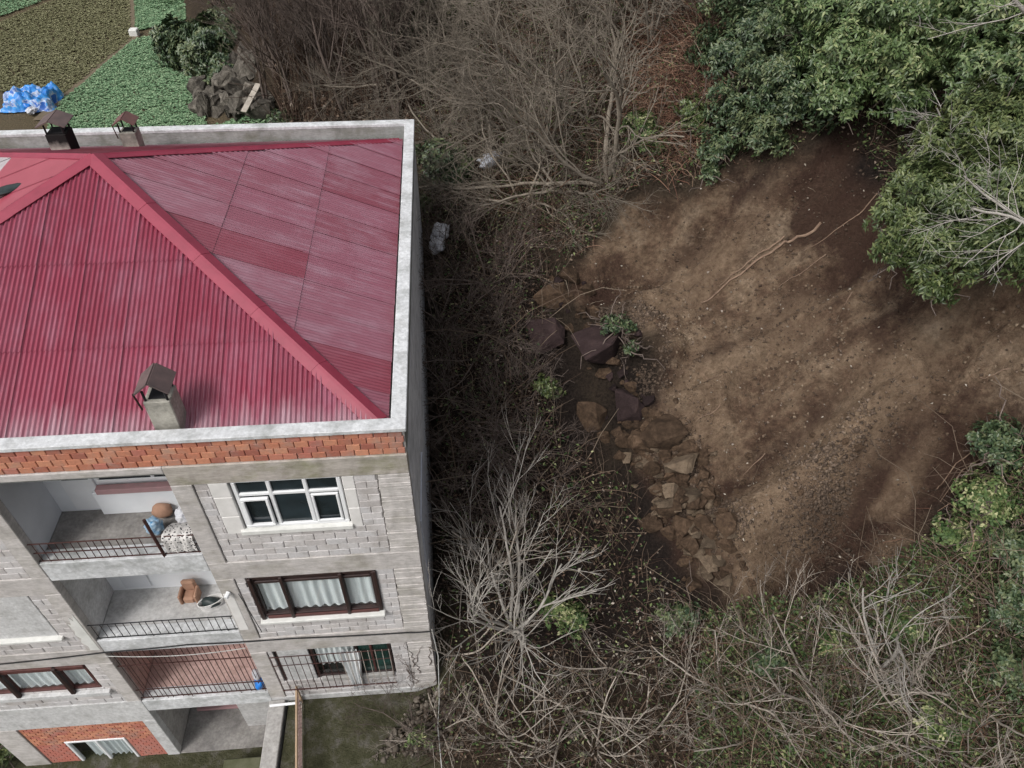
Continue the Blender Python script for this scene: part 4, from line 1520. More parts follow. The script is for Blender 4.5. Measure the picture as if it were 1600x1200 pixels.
ROCKS = [stone_mesh('rock_%s' % m, M[m], 40 + i, 10 + i % 4) for i, m in enumerate(('rock', 'rock', 'rock', 'palerock', 'palerock', 'darkrock', 'darkrock', 'rock'))]


def rock(px, py, wpx, hpx, var, label, name='boulder', group=None, sink=0.25, cat='rock'):
    p = hit(px, py)[0]
    dist = np.linalg.norm(p - CAM_C)
    sx = wpx * dist / FPX / 2
    sz = hpx * dist / FPX / 2
    o = put(name, ROCKS[var], None, (p[0], p[1], p[2] + sz * (1 - 2 * sink) * 0.6), label, cat, group)
    o.scale = (sx * 1.1, (sx + sz) / 2 * 1.1, sz * 1.05)
    o.rotation_euler = (random.uniform(-.3, .3), random.uniform(-.3, .3), random.uniform(-.6, .6))
    return o


rock(870, 472, 66, 40, 0, 'rough brown boulder jutting out at the left edge of the landslide')
rock(892, 432, 36, 30, 7, 'small brown stone just above the rough brown boulder')
rock(845, 535, 80, 75, 5, 'dark purplish boulder nearest the building in the gully')
rock(935, 545, 110, 85, 6, 'largest dark purplish boulder below the little green plant')
rock(975, 640, 62, 66, 5, 'rounded dark purplish boulder above the brown stones')
rock(922, 660, 56, 46, 0, 'yellow brown boulder left of the rounded dark one')
rock(1035, 678, 70, 46, 2, 'grey brown boulder at the top of the rubble pile')
rock(1000, 690, 40, 40, 7, 'brown stone wedged left of the rubble pile top')
rock(1060, 722, 58, 40, 3, 'greyish slab in the middle of the rubble pile')
rock(1044, 795, 46, 44, 4, 'pale flat grey stone standing out beside the bare shrub')
rock(1068, 825, 30, 52, 7, 'upright brown stone below the pale flat stone')
rock(1085, 858, 40, 28, 3, 'pale angular stone near the bottom of the rubble pile')
rock(1110, 885, 44, 30, 4, 'pale grey stone at the lowest end of the rubble pile')
rock(1128, 905, 34, 26, 3, 'last greyish stone at the right foot of the rubble pile')
rr = random.Random(5)
for i in range(240):
    t = rr.random()
    cx = 1015 + 105 * t + rr.gauss(0, 32)
    cy = 670 + 230 * t + rr.gauss(0, 22)
    s = 10 + 30 * rr.random() ** 2.2
    rock(cx, cy, s, s * rr.uniform(0.6, 1.0), rr.choice((0, 1, 2, 7, 3, 0, 4)), 'broken brown stone in the rubble pile at the foot of the landslide', 'stone', 'broken stones at the landslide foot', sink=0.12)
for (cx, cy, s, l) in ((1340, 700, 14, 'small stone in the gravel patch on the slope, right one of a close pair'), (1320, 690, 12, 'small stone in the gravel patch on the slope, left one of a close pair'),
                      (1250, 770, 12, 'small stone at the lower left edge of the gravel patch on the slope'), (1270, 680, 10, 'small stone lying alone in the middle of the bare slope'),
                      (1170, 712, 12, 'small stone on the bare slope nearest to the rubble pile'), (1460, 610, 14, 'upper of two small stones near the right edge of the bare slope'),
                      (1475, 640, 18, 'lower of two small stones near the right edge of the bare slope')):
    rock(cx, cy, s, s * 0.8, 2, l, 'stone', 'small stones scattered on the bare slope')
for i in range(70):
    t = rr.random()
    s_ = 8 + 20 * rr.random() ** 2
    rock(870 + 150 * t + rr.gauss(0, 28), 430 + 240 * t + rr.gauss(0, 20), s_, s_ * rr.uniform(0.6, 1.0), rr.choice((0, 1, 2, 5, 6, 7)), 'broken brown clod of earth and stone among the dark boulders', 'stone', 'broken clods among the dark boulders', sink=0.15)
# rock outcrop at the field edge
oc = thing('rock_outcrop', tuple(hit(370, 185)[0]), 'grey rock outcrop with a dark hollow at the edge of the green field', 'rock')
ro = random.Random(17)
for i in range(44):
    px, py = ro.choice(((375, 125), (380, 100), (335, 155), (395, 160), (370, 165), (310, 160)))
    px += ro.gauss(0, 11)
    py += ro.gauss(0, 11)
    w_, h_ = ro.uniform(20, 40), ro.uniform(18, 36)
    px = max(px, 318)
    p = hit(px, min(py + 8, 178))[0]
    k = np.linalg.norm(p - CAM_C) / FPX
    o = put('rock_face', stone_mesh('rock_face', M['cliff'], 200 + i, 16, 0.09), oc, (p[0], p[1], p[2] + h_ * k * 0.25))
    o.scale = (w_ * k * 0.6, w_ * k * 0.5, h_ * k * 0.7)
    o.rotation_euler = (ro.uniform(-.4, .4), ro.uniform(-.4, .4), ro.uniform(0, 6))

# loose rubble and pebbles (uncountable)
def grid_at(a, pts):
    return a[np.clip(np.searchsorted(XS, pts[:, 0]), 0, len(XS) - 1), np.clip(np.searchsorted(YS, pts[:, 1]), 0, len(YS) - 1)]


def pebbles(name, pts, smin, smax, rng, label=None, mat='pebble'):
    N = len(pts)
    base = np.array([(1, 0, -.3), (-.3, .95, -.2), (-.8, -.6, -.3), (.35, -.9, .1), (.1, .2, .85), (-.5, .25, .6)])
    Fb = np.array([(0, 1, 4), (1, 5, 4), (1, 2, 5), (2, 3, 5), (3, 4, 5), (3, 0, 4), (0, 3, 2), (0, 2, 1)])
    s = smin + (smax - smin) * rng.random(N) ** 3
    a = rng.random(N) * 2 * PI
    ca, sa = np.cos(a), np.sin(a)
    jit = 0.7 + 0.6 * rng.random((N, 6, 3))
    b = base[None] * jit * s[:, None, None]
    V = np.stack([b[..., 0] * ca[:, None] - b[..., 1] * sa[:, None], b[..., 0] * sa[:, None] + b[..., 1] * ca[:, None], b[..., 2]], -1) + pts[:, None, :]
    F = (np.arange(N) * 6)[:, None, None] + Fb[None]
    me = mesh_np(name, V.reshape(-1, 3), F.reshape(-1, 3), M[mat], tone=np.repeat(rng.random(N) * (1 - 0.85 * grid_at(a_damp_shade, pts)), 6))
    put(name, me, kind='stuff', label=label)


P1 = sample(wpoly([(1040, 640), (1110, 660), (1190, 800), (1140, 900), (1030, 860), (1000, 720)]), 5200, RNG, fuzzy=0.5)
P2 = sample(wpoly([(1250, 620), (1430, 570), (1500, 700), (1400, 840), (1260, 870), (1190, 800)]), 2600, RNG, fuzzy=1.2)
P3 = sample(wpoly([(960, 450), (1050, 470), (1050, 600), (990, 640), (920, 500)]), 2600, RNG, fuzzy=0.6)
P4 = sample(SLIDE, 2200, RNG)
pebbles('rubble', np.concatenate([P1, P2, P3]), 0.014, 0.065, RNG, 'loose brown gravel and broken stone at the foot of the slide')
pebbles('pebbles', P4, 0.012, 0.05, RNG, 'scattered pebbles over the bare slope')
P6 = sample(SLIDE, 3000, RNG, fuzzy=0.8)
P7 = sample(SLIDE, 700, RNG, fuzzy=0.3)
pebbles('soil_clods', np.concatenate([P6, P7]), 0.010, 0.055, RNG, 'crumbled soil clods over the bare slope', 'clod')
P5 = sample(np.array([(-1.6, -1.6), (-0.3, -0.05), (0.6, -0.3), (0.6, -1.6)]), 520, RNG)
pebbles('rubble_heap', P5 + np.array([0, 0, 0.02]) + np.column_stack([np.zeros(520), np.zeros(520), 0.22 * np.exp(-((P5[:, 0] + 0.6) ** 2 + (P5[:, 1] + 0.5) ** 2) / 0.35)]), 0.02, 0.12, RNG, 'heap of grey rubble by the corner of the building', 'greyrubble')

# sticks and roots on the slide
def stick(px, label, r=0.022, lift=0.05, group=None):
    P = hit(*px)
    Q = []
    for a, b in zip(P[:-1], P[1:]):
        for i in range(8):
            q = a + (b - a) * i / 8
            Q.append((q[0], q[1], float(H(q[0], q[1])) + lift + random.uniform(-.015, .015)))
    Q.append(tuple(P[-1] + np.array([0, 0, lift])))
    MB().tube(Q, np.linspace(r, r * 0.45, len(Q)), 6).build('stick', M['root'], None, label=label, cat='stick', group=group)


stick([(1282, 350), (1225, 380), (1175, 415), (1140, 440), (1095, 476)], 'long reddish dead branch lying down the upper slope', 0.035)
stick([(1225, 372), (1160, 420), (1125, 448)], 'thinner branch alongside the long reddish dead branch', 0.02)
stick([(1370, 305), (1320, 352), (1255, 395)], 'pale thin root below the overhanging trees', 0.014)
stick([(1290, 400), (1250, 430), (1215, 452)], 'pale thin stick in the middle of the upper slope', 0.012)
stick([(1330, 460), (1318, 480)], 'short bleached stick in the middle of the slope', 0.016)
stick([(1120, 590), (1095, 575)], 'short pale twig near the left edge of the slope', 0.012)
stick([(1125, 635), (1086, 662)], 'pale twig above the rubble pile', 0.014)
stick([(1195, 710), (1160, 745)], 'pale twig right of the rubble pile', 0.014)
stick([(1575, 580), (1530, 592)], 'thin root at the right edge of the slope', 0.014)
stick([(1555, 680), (1490, 730), (1460, 770)], 'bare runner hanging down the lower right edge of the slope', 0.016, 0.12)
stick([(1560, 705), (1500, 740), (1465, 790)], 'second runner just below the bare runner', 0.014, 0.12)

# ------------------------------------------------------------------ bare trees and shrubs
def grow(rng, p, d, L, r, lvl, maxl, out, wander, trop, nch, ang):
    n = max(3, int(L / 0.28) + 1)
    pts = [p]
    step = L / n
    for i in range(n):
        d = d + rng.normal(0, wander, 3) + np.array([0, 0, trop])
        d = d / np.linalg.norm(d)
        pts.append(pts[-1] + d * step)
    pts = np.array(pts)
    rad = np.linspace(r, r * (0.45 if lvl < maxl else 0.3), n + 1)
    out.append((lvl, pts, rad))
    if lvl >= maxl:
        return
    k = nch[lvl]
    k = max(1, k + rng.integers(-1, 2))
    for i in range(k):
        t = 0.28 + 0.72 * (i + rng.random()) / k
        j = min(n, int(t * n))
        base = pts[j]
        dd = pts[min(j + 1, n)] - pts[max(j - 1, 0)]
        dd /= np.linalg.norm(dd)
        q = rng.normal(0, 1, 3)
        q -= dd * (q @ dd)
        q /= np.linalg.norm(q) + 1e-9
        a = ang * rng.uniform(0.6, 1.25)
        nd = dd * math.cos(a) + q * math.sin(a)
        grow(rng, base, nd, L * rng.uniform(0.45, 0.75) * (1.1 - 0.3 * t), max(rad[j] * rng.uniform(0.5, 0.72), 0.0045), lvl + 1, maxl, out, wander * 1.15, trop, nch, ang)


def skeleton_mesh(name, polys, mat, k):
    Vs, Fs, off = [], [], 0
    by = {}
    for lv, P, R in polys:
        by.setdefault(len(P), []).append((P, R))
    for n, lst in by.items():
        P = np.stack([a for a, _ in lst])
        R = np.stack([b for _, b in lst])
        V, F = tubes(P, R, k)
        Vs.append(V)
        Fs.append(F + off)
        off += len(V)
    return mesh_np(name, np.concatenate(Vs), np.concatenate(Fs), mat, smooth=True)


def tree_kind(seed, h, stems, spread, maxl, wander, trop, nch, ang, r, mat):
    rng = np.random.default_rng(seed)
    out = []
    for s in range(stems):
        a = 2 * PI * s / stems + rng.uniform(-.5, .5)
        tilt = spread * rng.uniform(0.5, 1.2)
        d = np.array([math.cos(a) * math.sin(tilt), math.sin(a) * math.sin(tilt), math.cos(tilt)])
        grow(rng, np.array([0, 0, -0.1]), d, h * rng.uniform(0.75, 1.05), r * rng.uniform(0.7, 1.1), 0, maxl, out, wander, trop, nch, ang)
    lo = [q for q in out if q[0] < 1]
    hi = [q for q in out if q[0] >= 1]
    return skeleton_mesh('trunk', lo, mat, 6), skeleton_mesh('branches', hi, mat, 3)


KIND = {
    'shrub': [tree_kind(100 + i, 2.2, 6, 0.75, 3, 0.09, 0.03, (5, 4, 2), 0.5, 0.036, M['bark']) for i in range(2)],
    'fan': [tree_kind(150, 3.0, 8, 0.62, 3, 0.07, 0.035, (5, 4, 3), 0.5, 0.042, M['palebark'])],
    'star': [tree_kind(200 + i, 2.5, 6, 1.3, 3, 0.10, 0.07, (4, 3, 2), 0.6, 0.032, M['bark']) for i in range(5)],
    'dark': [tree_kind(300 + i, 2.1, 5, 0.9, 3, 0.14, 0.0, (6, 5, 4), 0.7, 0.022, M['darkbark']) for i in range(3)],
    'tall': [tree_kind(400 + i, 5.5, 2, 0.18, 3, 0.05, 0.03, (11, 6, 4), 0.6, 0.085, M['darkbark']) for i in range(3)],
    'tangle': [tree_kind(500 + i, 3.6, 4, 0.7, 3, 0.12, 0.01, (8, 7, 4), 0.7, 0.055, M['mossbark']) for i in range(3)],
    'pale': [tree_kind(600 + i, 2.4, 2, 0.35, 3, 0.10, 0.02, (6, 4, 2), 0.8, 0.042, M['palebark']) for i in range(2)],
}
SLOT = {}


def bare_tree(kind, px, py, s, label, group=None, lean=0.0, rz=None, name='bare_tree', cat='tree', zoff=0.0, p=None):
    i = SLOT.get(kind, 0)
    SLOT[kind] = i + 1
    tm, bm_ = KIND[kind][i % len(KIND[kind])]
    p = hit(px, py)[0] if p is None else np.array(p)
    t = thing(name, (p[0], p[1], p[2] + zoff), label, cat, group)
    t.rotation_euler = (0, -lean, random.uniform(0, 6.28) if rz is None else rz)
    if lean:
        t.rotation_mode = 'ZYX' if False else 'XYZ'
    t.scale = (s, s, s * random.uniform(0.9, 1.1))
    for nm, me in (('trunk', tm), ('branches', bm_)):
        o = bpy.data.objects.new(nm, me)
        COL.objects.link(o)
        o.parent = t
    return t


def lean_matrix(t, ax, ang):
    q = Matrix.Rotation(ang, 3, Vector(ax)) @ Matrix.Rotation(random.uniform(0, 6.28), 3, 'Z')
    t.rotation_euler = q.to_euler()


UPH = (0.97, 0.24, 0)     # uphill direction in plan; trees lean away from it
bare_tree('dark', 640, 1140, .7, 'thin dark leafless bush growing from the rubble heap at the building corner', name='bare_shrub', cat='shrub')
bare_tree('fan', 800, 985, 1.15, 'pale grey bare shrub fanning out left of the pale flat stone', name='bare_shrub', cat='shrub')
bare_tree('shrub', 770, 905, 0.95, 'smaller bare shrub close to the grey east wall of the building', name='bare_shrub', cat='shrub')
stars = [(895, 1105, 1.0, 'bare star shaped sapling nearest the building corner wire'), (1130, 1080, 0.95, 'bare star shaped sapling at the bottom centre of the thicket'),
         (1292, 1100, 1.15, 'bare star shaped sapling right of the bottom centre one'), (1420, 1120, 1.1, 'pale bare sapling with thick limbs at the lower right'),
         (1010, 1150, 0.9, 'bare sapling at the lower edge between two star shaped ones'), (1520, 1090, 0.9, 'bare sapling amid green brambles at the lower right corner'),
         (770, 1140, 0.85, 'bare sapling beside the rubble heap at the building corner'), (720, 1020, 0.8, 'bare sapling reaching against the building corner'),
         (1210, 1000, 0.7, 'small bare sapling under the foot of the bare slope')]
for x, y, s, l in stars:
    bare_tree('star', x, y, s, l)
t_ = bare_tree('pale', 1375, 1050, 1.1, 'slim upright bare tree standing at the lower edge of the landslide')
for x, y, s in ((1180, 1150, .8), (1350, 1165, .8), (1470, 1160, .8), (850, 1170, .8), (950, 1040, .7), (1080, 1010, .6), (1590, 1150, .8), (930, 1170, .7), (690, 1140, .6), (1250, 1060, .7)):
    bare_tree('star', x, y, s, 'leafless sapling tangled in the brown thicket along the bottom', 'leafless saplings in the bottom thicket')
for x, y, s in ((715, 640, 1.1), (690, 500, 1.0), (760, 440, 1.2), (775, 700, 1.1), (700, 800, 1.0), (800, 620, .8), (740, 560, 1.0), (820, 760, .9), (710, 400, .9), (790, 520, .8), (680, 900, .8)):
    bare_tree('dark', x, y, s, 'dark leafless bush in the shaded gully beside the east wall', 'dark bushes in the gully', name='bare_shrub', cat='shrub')
big = [(945, 285, 1.35, 'large crooked bare tree spreading grey limbs above the left end of the landslide'), (870, 130, 1.0, 'bare tree with a radiating crown high on the slope'),
       (905, 70, 1.0, 'bare grey tree near the top centre of the hillside')]
for x, y, s, l in big:
    t_ = bare_tree('tangle', x, y, s, l)
    lean_matrix(t_, (0, -1, 0), 0.55)
for x, y, s in ((850, 250, 1.0), (790, 200, .95), (735, 150, 1.0), (690, 220, .9), (760, 290, 1.0), (830, 40, 1.0), (960, 40, .9), (700, 60, 1.1), (1010, 90, .8), (660, 130, 1.0), (920, 190, .9), (760, 60, 1.0), (880, 300, .8), (820, 330, .8)):
    t_ = bare_tree('tangle', x, y, s, 'leafless grey tree in the tangled wood behind the building', 'leafless trees in the tangled wood')
    lean_matrix(t_, (0, -1, 0), random.uniform(0.2, 0.6))
bare_tree('tall', 592, 185, 1.15, 'bare tree with a pale upright trunk rising just behind the parapet')
for x, y, s in ((430, 120, 1.0), (460, 180, .9), (500, 150, 1.0), (540, 190, .9), (520, 90, 1.0), (570, 120, 1.0), (620, 190, .9), (450, 60, 1.0), (400, 60, .9), (610, 90, 1.0), (640, 150, 1.0), (480, 30, 1.0), (560, 40, 1.0), (350, 60, .8), (420, 175, .8), (380, 20, .9), (625, 30, 1.0), (500, 195, .8)):
    bare_tree('tall', x, y, s, 'slender leafless tree on the wooded slope beyond the parapet', 'slender trees beyond the parapet')
# pale bare trees among the evergreens
for (x, y, dd, s, l) in ((1560, -10, 17.0, 1.0, 'pale bare tree spreading over the evergreens at the top right'), (1585, 330, 14.6, 0.8, 'pale bare branches reaching over the right hand evergreen'),
                         (1470, 215, 18.6, 0.8, 'pale bare branches poking out of the gap between two evergreens')):
    q = ray_at(x, y, dd * 0.87)
    t_ = bare_tree('pale', 0, 0, s, l, p=(q[0] + 1.3, q[1] + 0.3, q[2] - 0.9))
    lean_matrix(t_, (0, -1, 0), 0.8)

# ------------------------------------------------------------------ evergreen trees
def crown(clumps, rng, leafL, leafW, dens, mat, name='crown', droop=0.35, rosette=8):
    Cs, Ds, Ns, Ls, Ws, Ts = [], [], [], [], [], []
    cen = np.array([ray_at(u, v, d) for u, v, d, r in clumps])
    for (u, v, d, rpx), c in zip(clumps, cen):
        r = rpx * d / FPX
        # sub-clumps: an uneven shell of twig tips
        m = int(dens * r * r * 4 * PI)
        dirs = rng.normal(0, 1, (m, 3))
        dirs /= np.linalg.norm(dirs, axis=1)[:, None]
        dirs[:, 2] = np.where(dirs[:, 2] < -0.4, -dirs[:, 2], dirs[:, 2])
        bumpy = 0.70 + 0.46 * np.sin(dirs[:, 0] * 5 + c[0]) * np.sin(dirs[:, 1] * 5 + c[1] * 2) + 0.22 * np.sin(dirs[:, 2] * 9 + c[2]) + rng.normal(0, 0.10, m)
        rad = r * np.clip(bumpy, 0.3, 1.25) * np.where(rng.random(m) < 0.22, rng.random(m), 1)
        tips = c + dirs * rad[:, None] * np.array([1, 1, 0.85])
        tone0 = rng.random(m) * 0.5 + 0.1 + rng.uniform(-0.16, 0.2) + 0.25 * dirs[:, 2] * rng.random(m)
        for k in range(rosette):
            a = 2 * PI * k / rosette + rng.random(m) * 0.8
            t1 = np.cross(dirs, np.array([0.3, 0.2, 1.0]))
            t1 /= np.linalg.norm(t1, axis=1)[:, None] + 1e-9
            t2 = np.cross(dirs, t1)
            out = t1 * np.cos(a)[:, None] + t2 * np.sin(a)[:, None]
            D_ = out + dirs * (0.25 + 0.5 * rng.random(m))[:, None] - np.array([0, 0, 1]) * (droop * (0.4 + rng.random(m)))[:, None]
            N_ = dirs + np.array([0, 0, 0.7]) + rng.normal(0, 0.25, (m, 3))
            Cs.append(tips + rng.normal(0, 0.02, (m, 3)))
            Ds.append(D_)
            Ns.append(N_)
            sc = 0.7 + 0.6 * rng.random(m)
            Ls.append(leafL * sc)
            Ws.append(leafW * sc)
            Ts.append(np.clip(tone0 + rng.normal(0.1, 0.2, m) + np.where(rng.random(m) < 0.04, 0.5, 0), 0, 1))
    V, F = leaves(np.concatenate(Cs), np.concatenate(Ds), np.concatenate(Ns), np.concatenate(Ls), np.concatenate(Ws))
    return mesh_np(name, V, F, mat, tone=np.repeat(np.concatenate(Ts), 4)), cen


def evergreen(base_px, clumps, label, seed, leafL, leafW, dens, mat, name='evergreen_tree', cat='tree', group=None, trunk_r=0.13, **kw):
    rng = np.random.default_rng(seed)
    dh = np.linalg.norm(hit([(u, min(v, 1400)) for u, v, d, r in clumps]) - CAM_C, axis=1)
    clumps = [(u, v, min(d, q - 0.55 * r * q / FPX), r) for (u, v, d, r), q in zip(clumps, dh)]
    me, cen = crown(clumps, rng, leafL, leafW, dens, mat, **kw)
    b = hit(*base_px)[0]
    t = thing(name, tuple(b), label, cat, group)
    o = put('crown', me, t, (0, 0, 0))
    polys = []
    top = cen.mean(0)
    fork = b + (top - b) * 0.45
    fork[2] = max(fork[2], b[2] + 0.4)
    def pl(a, c, r0, r1, n=7):
        P = np.linspace(a, c, n) + rng.normal(0, 0.05, (n, 3))
        P[0] = a
        return (0, P, np.linspace(r0, r1, n))
    polys.append(pl(b - np.array([0, 0, 0.3]), fork, trunk_r, trunk_r * 0.7))
    for c in cen:
        polys.append(pl(fork, c, trunk_r * 0.45, 0.02))
        for k in range(5):
            polys.append(pl(c, c + rng.normal(0, 0.4, 3), 0.02, 0.006, 7))
    put('trunk', skeleton_mesh('trunk', polys, M['darkbark'], 6), t, (0, 0, 0))
    return t


def jitter_in(clumps, extra, rng):
    return clumps


E1 = [(1130, 90, 26, 45), (1180, 60, 26, 55), (1205, 130, 25, 60), (1150, 180, 25, 48), (1190, 215, 24.6, 42), (1245, 170, 24.5, 50), (1122, 235, 24.8, 32), (1230, 60, 26, 60), (1230, 0, 27, 60), (1160, 0, 28, 50), (1110, 268, 24.7, 18)]
E2 = [(1290, 30, 23, 60), (1330, 90, 22, 65), (1285, 110, 22.5, 45), (1390, 30, 23, 70), (1400, 115, 22, 52), (1310, 155, 21.6, 42), (1350, -10, 24, 60), (1460, 60, 23, 60), (1470, -20, 24, 60), (1415, 165, 22, 38)]
E2b = [(1550, 20, 22, 70), (1620, 60, 21.5, 60), (1540, 110, 21, 55), (1620, -20, 22.5, 60), (1610, 130, 20.5, 60)]
E3 = [(1475, 235, 19, 50), (1540, 205, 19, 62), (1435, 290, 18.5, 46), (1405, 345, 18, 42), (1480, 320, 18, 62), (1560, 300, 18, 66), (1455, 395, 17.5, 56), (1530, 395, 17.5, 56), (1595, 330, 18, 55), (1605, 220, 19, 66), (1452, 452, 17.3, 28), (1400, 395, 17.6, 30)]
E1, E2, E2b, E3 = [[(u, v, d * 0.87, r) for u, v, d, r in e] for e in (E1, E2, E2b, E3)]
evergreen((1180, 250), E1, 'dark evergreen tree leftmost above the landslide scarp', 21, 0.11, 0.045, 66, M['darklaurel'])
evergreen((1420, 150), E2, 'large leaved evergreen tree overhanging the top of the bare slope', 22, 0.125, 0.05, 70, M['laurel'])
evergreen((1640, 200), E2b, 'evergreen tree in the top right corner behind pale bare branches', 23, 0.12, 0.048, 60, M['laurel'])
evergreen((1690, 470), E3, 'big evergreen tree on the right leaning over the landslide edge', 24, 0.105, 0.038, 105, M['bright'])


def shrub_on_ground(px, py, rpx, label, seed, mat, name='evergreen_shrub', leafL=0.10, leafW=0.05, dens=60, group=None, n=5, cat='shrub', hgt=0.5):
    p = hit(px, py)[0]
    dist = np.linalg.norm(p - CAM_C)
    rng = np.random.default_rng(seed)
    cl = []
    for k in range(n):
        a = rng.uniform(0, 2 * PI)
        rr_ = rpx * rng.uniform(0, 0.65)
        cl.append((px + rr_ * math.cos(a), py + rr_ * math.sin(a) * 0.8, dist - hgt * rng.uniform(0.4, 1.1), rpx * rng.uniform(0.4, 0.6)))
    return evergreen((px, py + rpx * 0.2), cl, label, seed, leafL, leafW, dens, mat, name, cat, group, trunk_r=0.03)


shrub_on_ground(695, 262, 48, 'dark green broad leaved bush just beyond the north east parapet corner', 31, M['darklaurel'], leafL=0.16, leafW=0.08, dens=70, hgt=1.3, n=8)
shrub_on_ground(664, 322, 18, 'small bright green bush touching the parapet edge line', 32, M['bright'], leafL=0.13, leafW=0.07)
shrub_on_ground(858, 605, 30, 'green bush among the dark boulders in the gully', 33, M['bright'], leafL=0.09, leafW=0.05, dens=70)
shrub_on_ground(966, 508, 24, 'little green plant above the largest dark boulder', 34, M['darklaurel'], leafL=0.09, leafW=0.05, dens=60, n=4, name='green_plant', cat='plant')
shrub_on_ground(985, 545, 16, 'tiny green plant on the gravel beside the dark boulder', 35, M['darklaurel'], leafL=0.08, leafW=0.04, n=3, name='green_plant', cat='plant')
shrub_on_ground(1010, 215, 45, 'green bush below the red brown dead bracken', 36, M['ivy'], leafL=0.10, leafW=0.06)
shrub_on_ground(1085, 185, 38, 'yellow green bush at the left foot of the dark evergreen tree', 37, M['bright'], leafL=0.10, leafW=0.06)
for i, (x, y, r, l) in enumerate(((1560, 700, 48, 'uppermost green bush on the right edge below the bare slope'), (1540, 775, 55, 'broad green bush overhanging the lower right of the bare slope'),
                                  (1590, 850, 55, 'green bush at the right edge under the broad green one'), (1500, 840, 42, 'olive green bush beside the bare runners'),
                                  (1570, 950, 55, 'bright green bush at the right edge of the thicket'), (1420, 985, 40, 'green bush right of the slim upright bare tree'),
                                  (1585, 1050, 50, 'lowest green bush at the right edge of the thicket'), (1300, 1010, 32, 'low green bush under the wet dark earth'),
                                  (1060, 965, 36, 'green bush dotted with pale dead leaves below the rubble pile'), (880, 960, 46, 'moss green bush behind the pale bare shrub'),
                                  (1200, 1040, 36, 'low green bush in the middle of the bottom thicket'), (1480, 1120, 40, 'green bush at the bottom among pale limbs'))):
    shrub_on_ground(x, y, r, l, 50 + i, M['ivy' if i % 2 else 'darklaurel'], leafL=0.085, leafW=0.05, dens=48, name='leafy_bush')
shrub_on_ground(322, 75, 70, 'dark blue green hedge tree shading the edge of the green field', 71, M['darklaurel'], leafL=0.2, leafW=0.1, dens=40, hgt=1.6, n=9, name='evergreen_tree', cat='tree')
shrub_on_ground(345, 110, 40, 'dark bush in the shade left of the rock outcrop', 72, M['darklaurel'], leafL=0.18, leafW=0.1, dens=40, hgt=1.0, n=7)
shrub_on_ground(630, 40, 55, 'dark evergreen tree at the top between the bare woods', 73, M['darklaurel'], leafL=0.2, leafW=0.1, dens=22, hgt=2.0, name='evergreen_tree', cat='tree')
shrub_on_ground(690, 10, 50, 'second dark evergreen tree right of the top one', 74, M['ivy'], leafL=0.18, leafW=0.1, dens=24, hgt=2.0, name='evergreen_tree', cat='tree')

for i_, (x_, y_, r_) in enumerate(((365, 30, 40), (440, 190, 22))):
    shrub_on_ground(x_, y_, r_, ('dusky green bush between the dark hedge tree and the bare woods', 'low green bush behind the parapet beside the plank')[i_], 95 + i_, M['darklaurel'], leafL=0.14, leafW=0.08, dens=30, hgt=0.8, name='leafy_bush')
shrub_on_ground(655, 1150, 26, 'scrubby green bush in the rubble by the corner of the building', 92, M['ivy'], leafL=0.08, leafW=0.045, dens=40, name='leafy_bush')
shrub_on_ground(6, 1172, 26, 'green bush at the foot of the building at the bottom left corner', 91, M['bright'], leafL=0.10, leafW=0.05, name='leafy_bush')
# ------------------------------------------------------------------ ground cover (uncountable)
R_GULLY = wpoly([(662, 330), (760, 270), (880, 330), (925, 400), (875, 455), (840, 560), (880, 690), (985, 760), (1010, 890), (1110, 960), (1200, 1000), (1240, 1190), (672, 1190), (672, 900), (660, 500)])
R_SOUTH = wpoly([(1100, 965), (1330, 915), (1440, 850), (1520, 770), (1620, 690), (1660, 1230), (1080, 1230)])
R_MID = wpoly([(648, 190), (640, 0), (760, -30), (1100, -30), (1125, 100), (1090, 285), (965, 315), (915, 400), (760, 330), (655, 330)])
R_BACK = wpoly([(425, 60), (350, 40), (330, -30), (660, -30), (655, 195), (445, 215)])
R_TOPR = wpoly([(1090, 280), (1100, -30), (1680, -30), (1680, 440), (1500, 430), (1410, 310), (1330, 215), (1190, 255)])
R_RUST = wpoly([(1000, 20), (1090, 0), (1130, 120), (1120, 240), (1040, 270), (985, 160)])


def strands(name, polyn, rng, Lmin, Lmax, r, mat, up=0.8, label=None, curl=0.5, tones=(0, 1)):
    pts = np.concatenate([sample(p, n, rng) for p, n in polyn])
    N = len(pts)
    Mm = 6
    a = rng.random(N) * 2 * PI
    el = np.clip(rng.normal(up, 0.35, N), 0.05, 1.5)
    d = np.stack([np.cos(a) * np.cos(el), np.sin(a) * np.cos(el), np.sin(el)], -1)
    L = Lmin + (Lmax - Lmin) * rng.random(N) ** 1.6
    bend = rng.normal(0, 0.25, (N, 3))
    bend[:, 2] -= curl
    P = [pts - np.array([0, 0, 0.03])]
    for i in range(Mm - 1):
        dd = d + bend * (i / (Mm - 1)) + rng.normal(0, 0.10, (N, 3))
        dd /= np.linalg.norm(dd, axis=1)[:, None]
        P.append(P[-1] + dd * (L / (Mm - 1))[:, None])
    P = np.stack(P, 1)
    rr_ = r * (0.6 + 0.8 * rng.random(N))
    R = rr_[:, None] * np.linspace(1, 0.4, Mm)[None]
    V, F = tubes(P, R, 3)
    tn = tones[0] + (tones[1] - tones[0]) * rng.random(N) ** 1.5
    me = mesh_np(name, V, F, mat, smooth=True, tone=np.repeat(tn, Mm * 3))
    return put(name, me, kind='stuff', label=label)


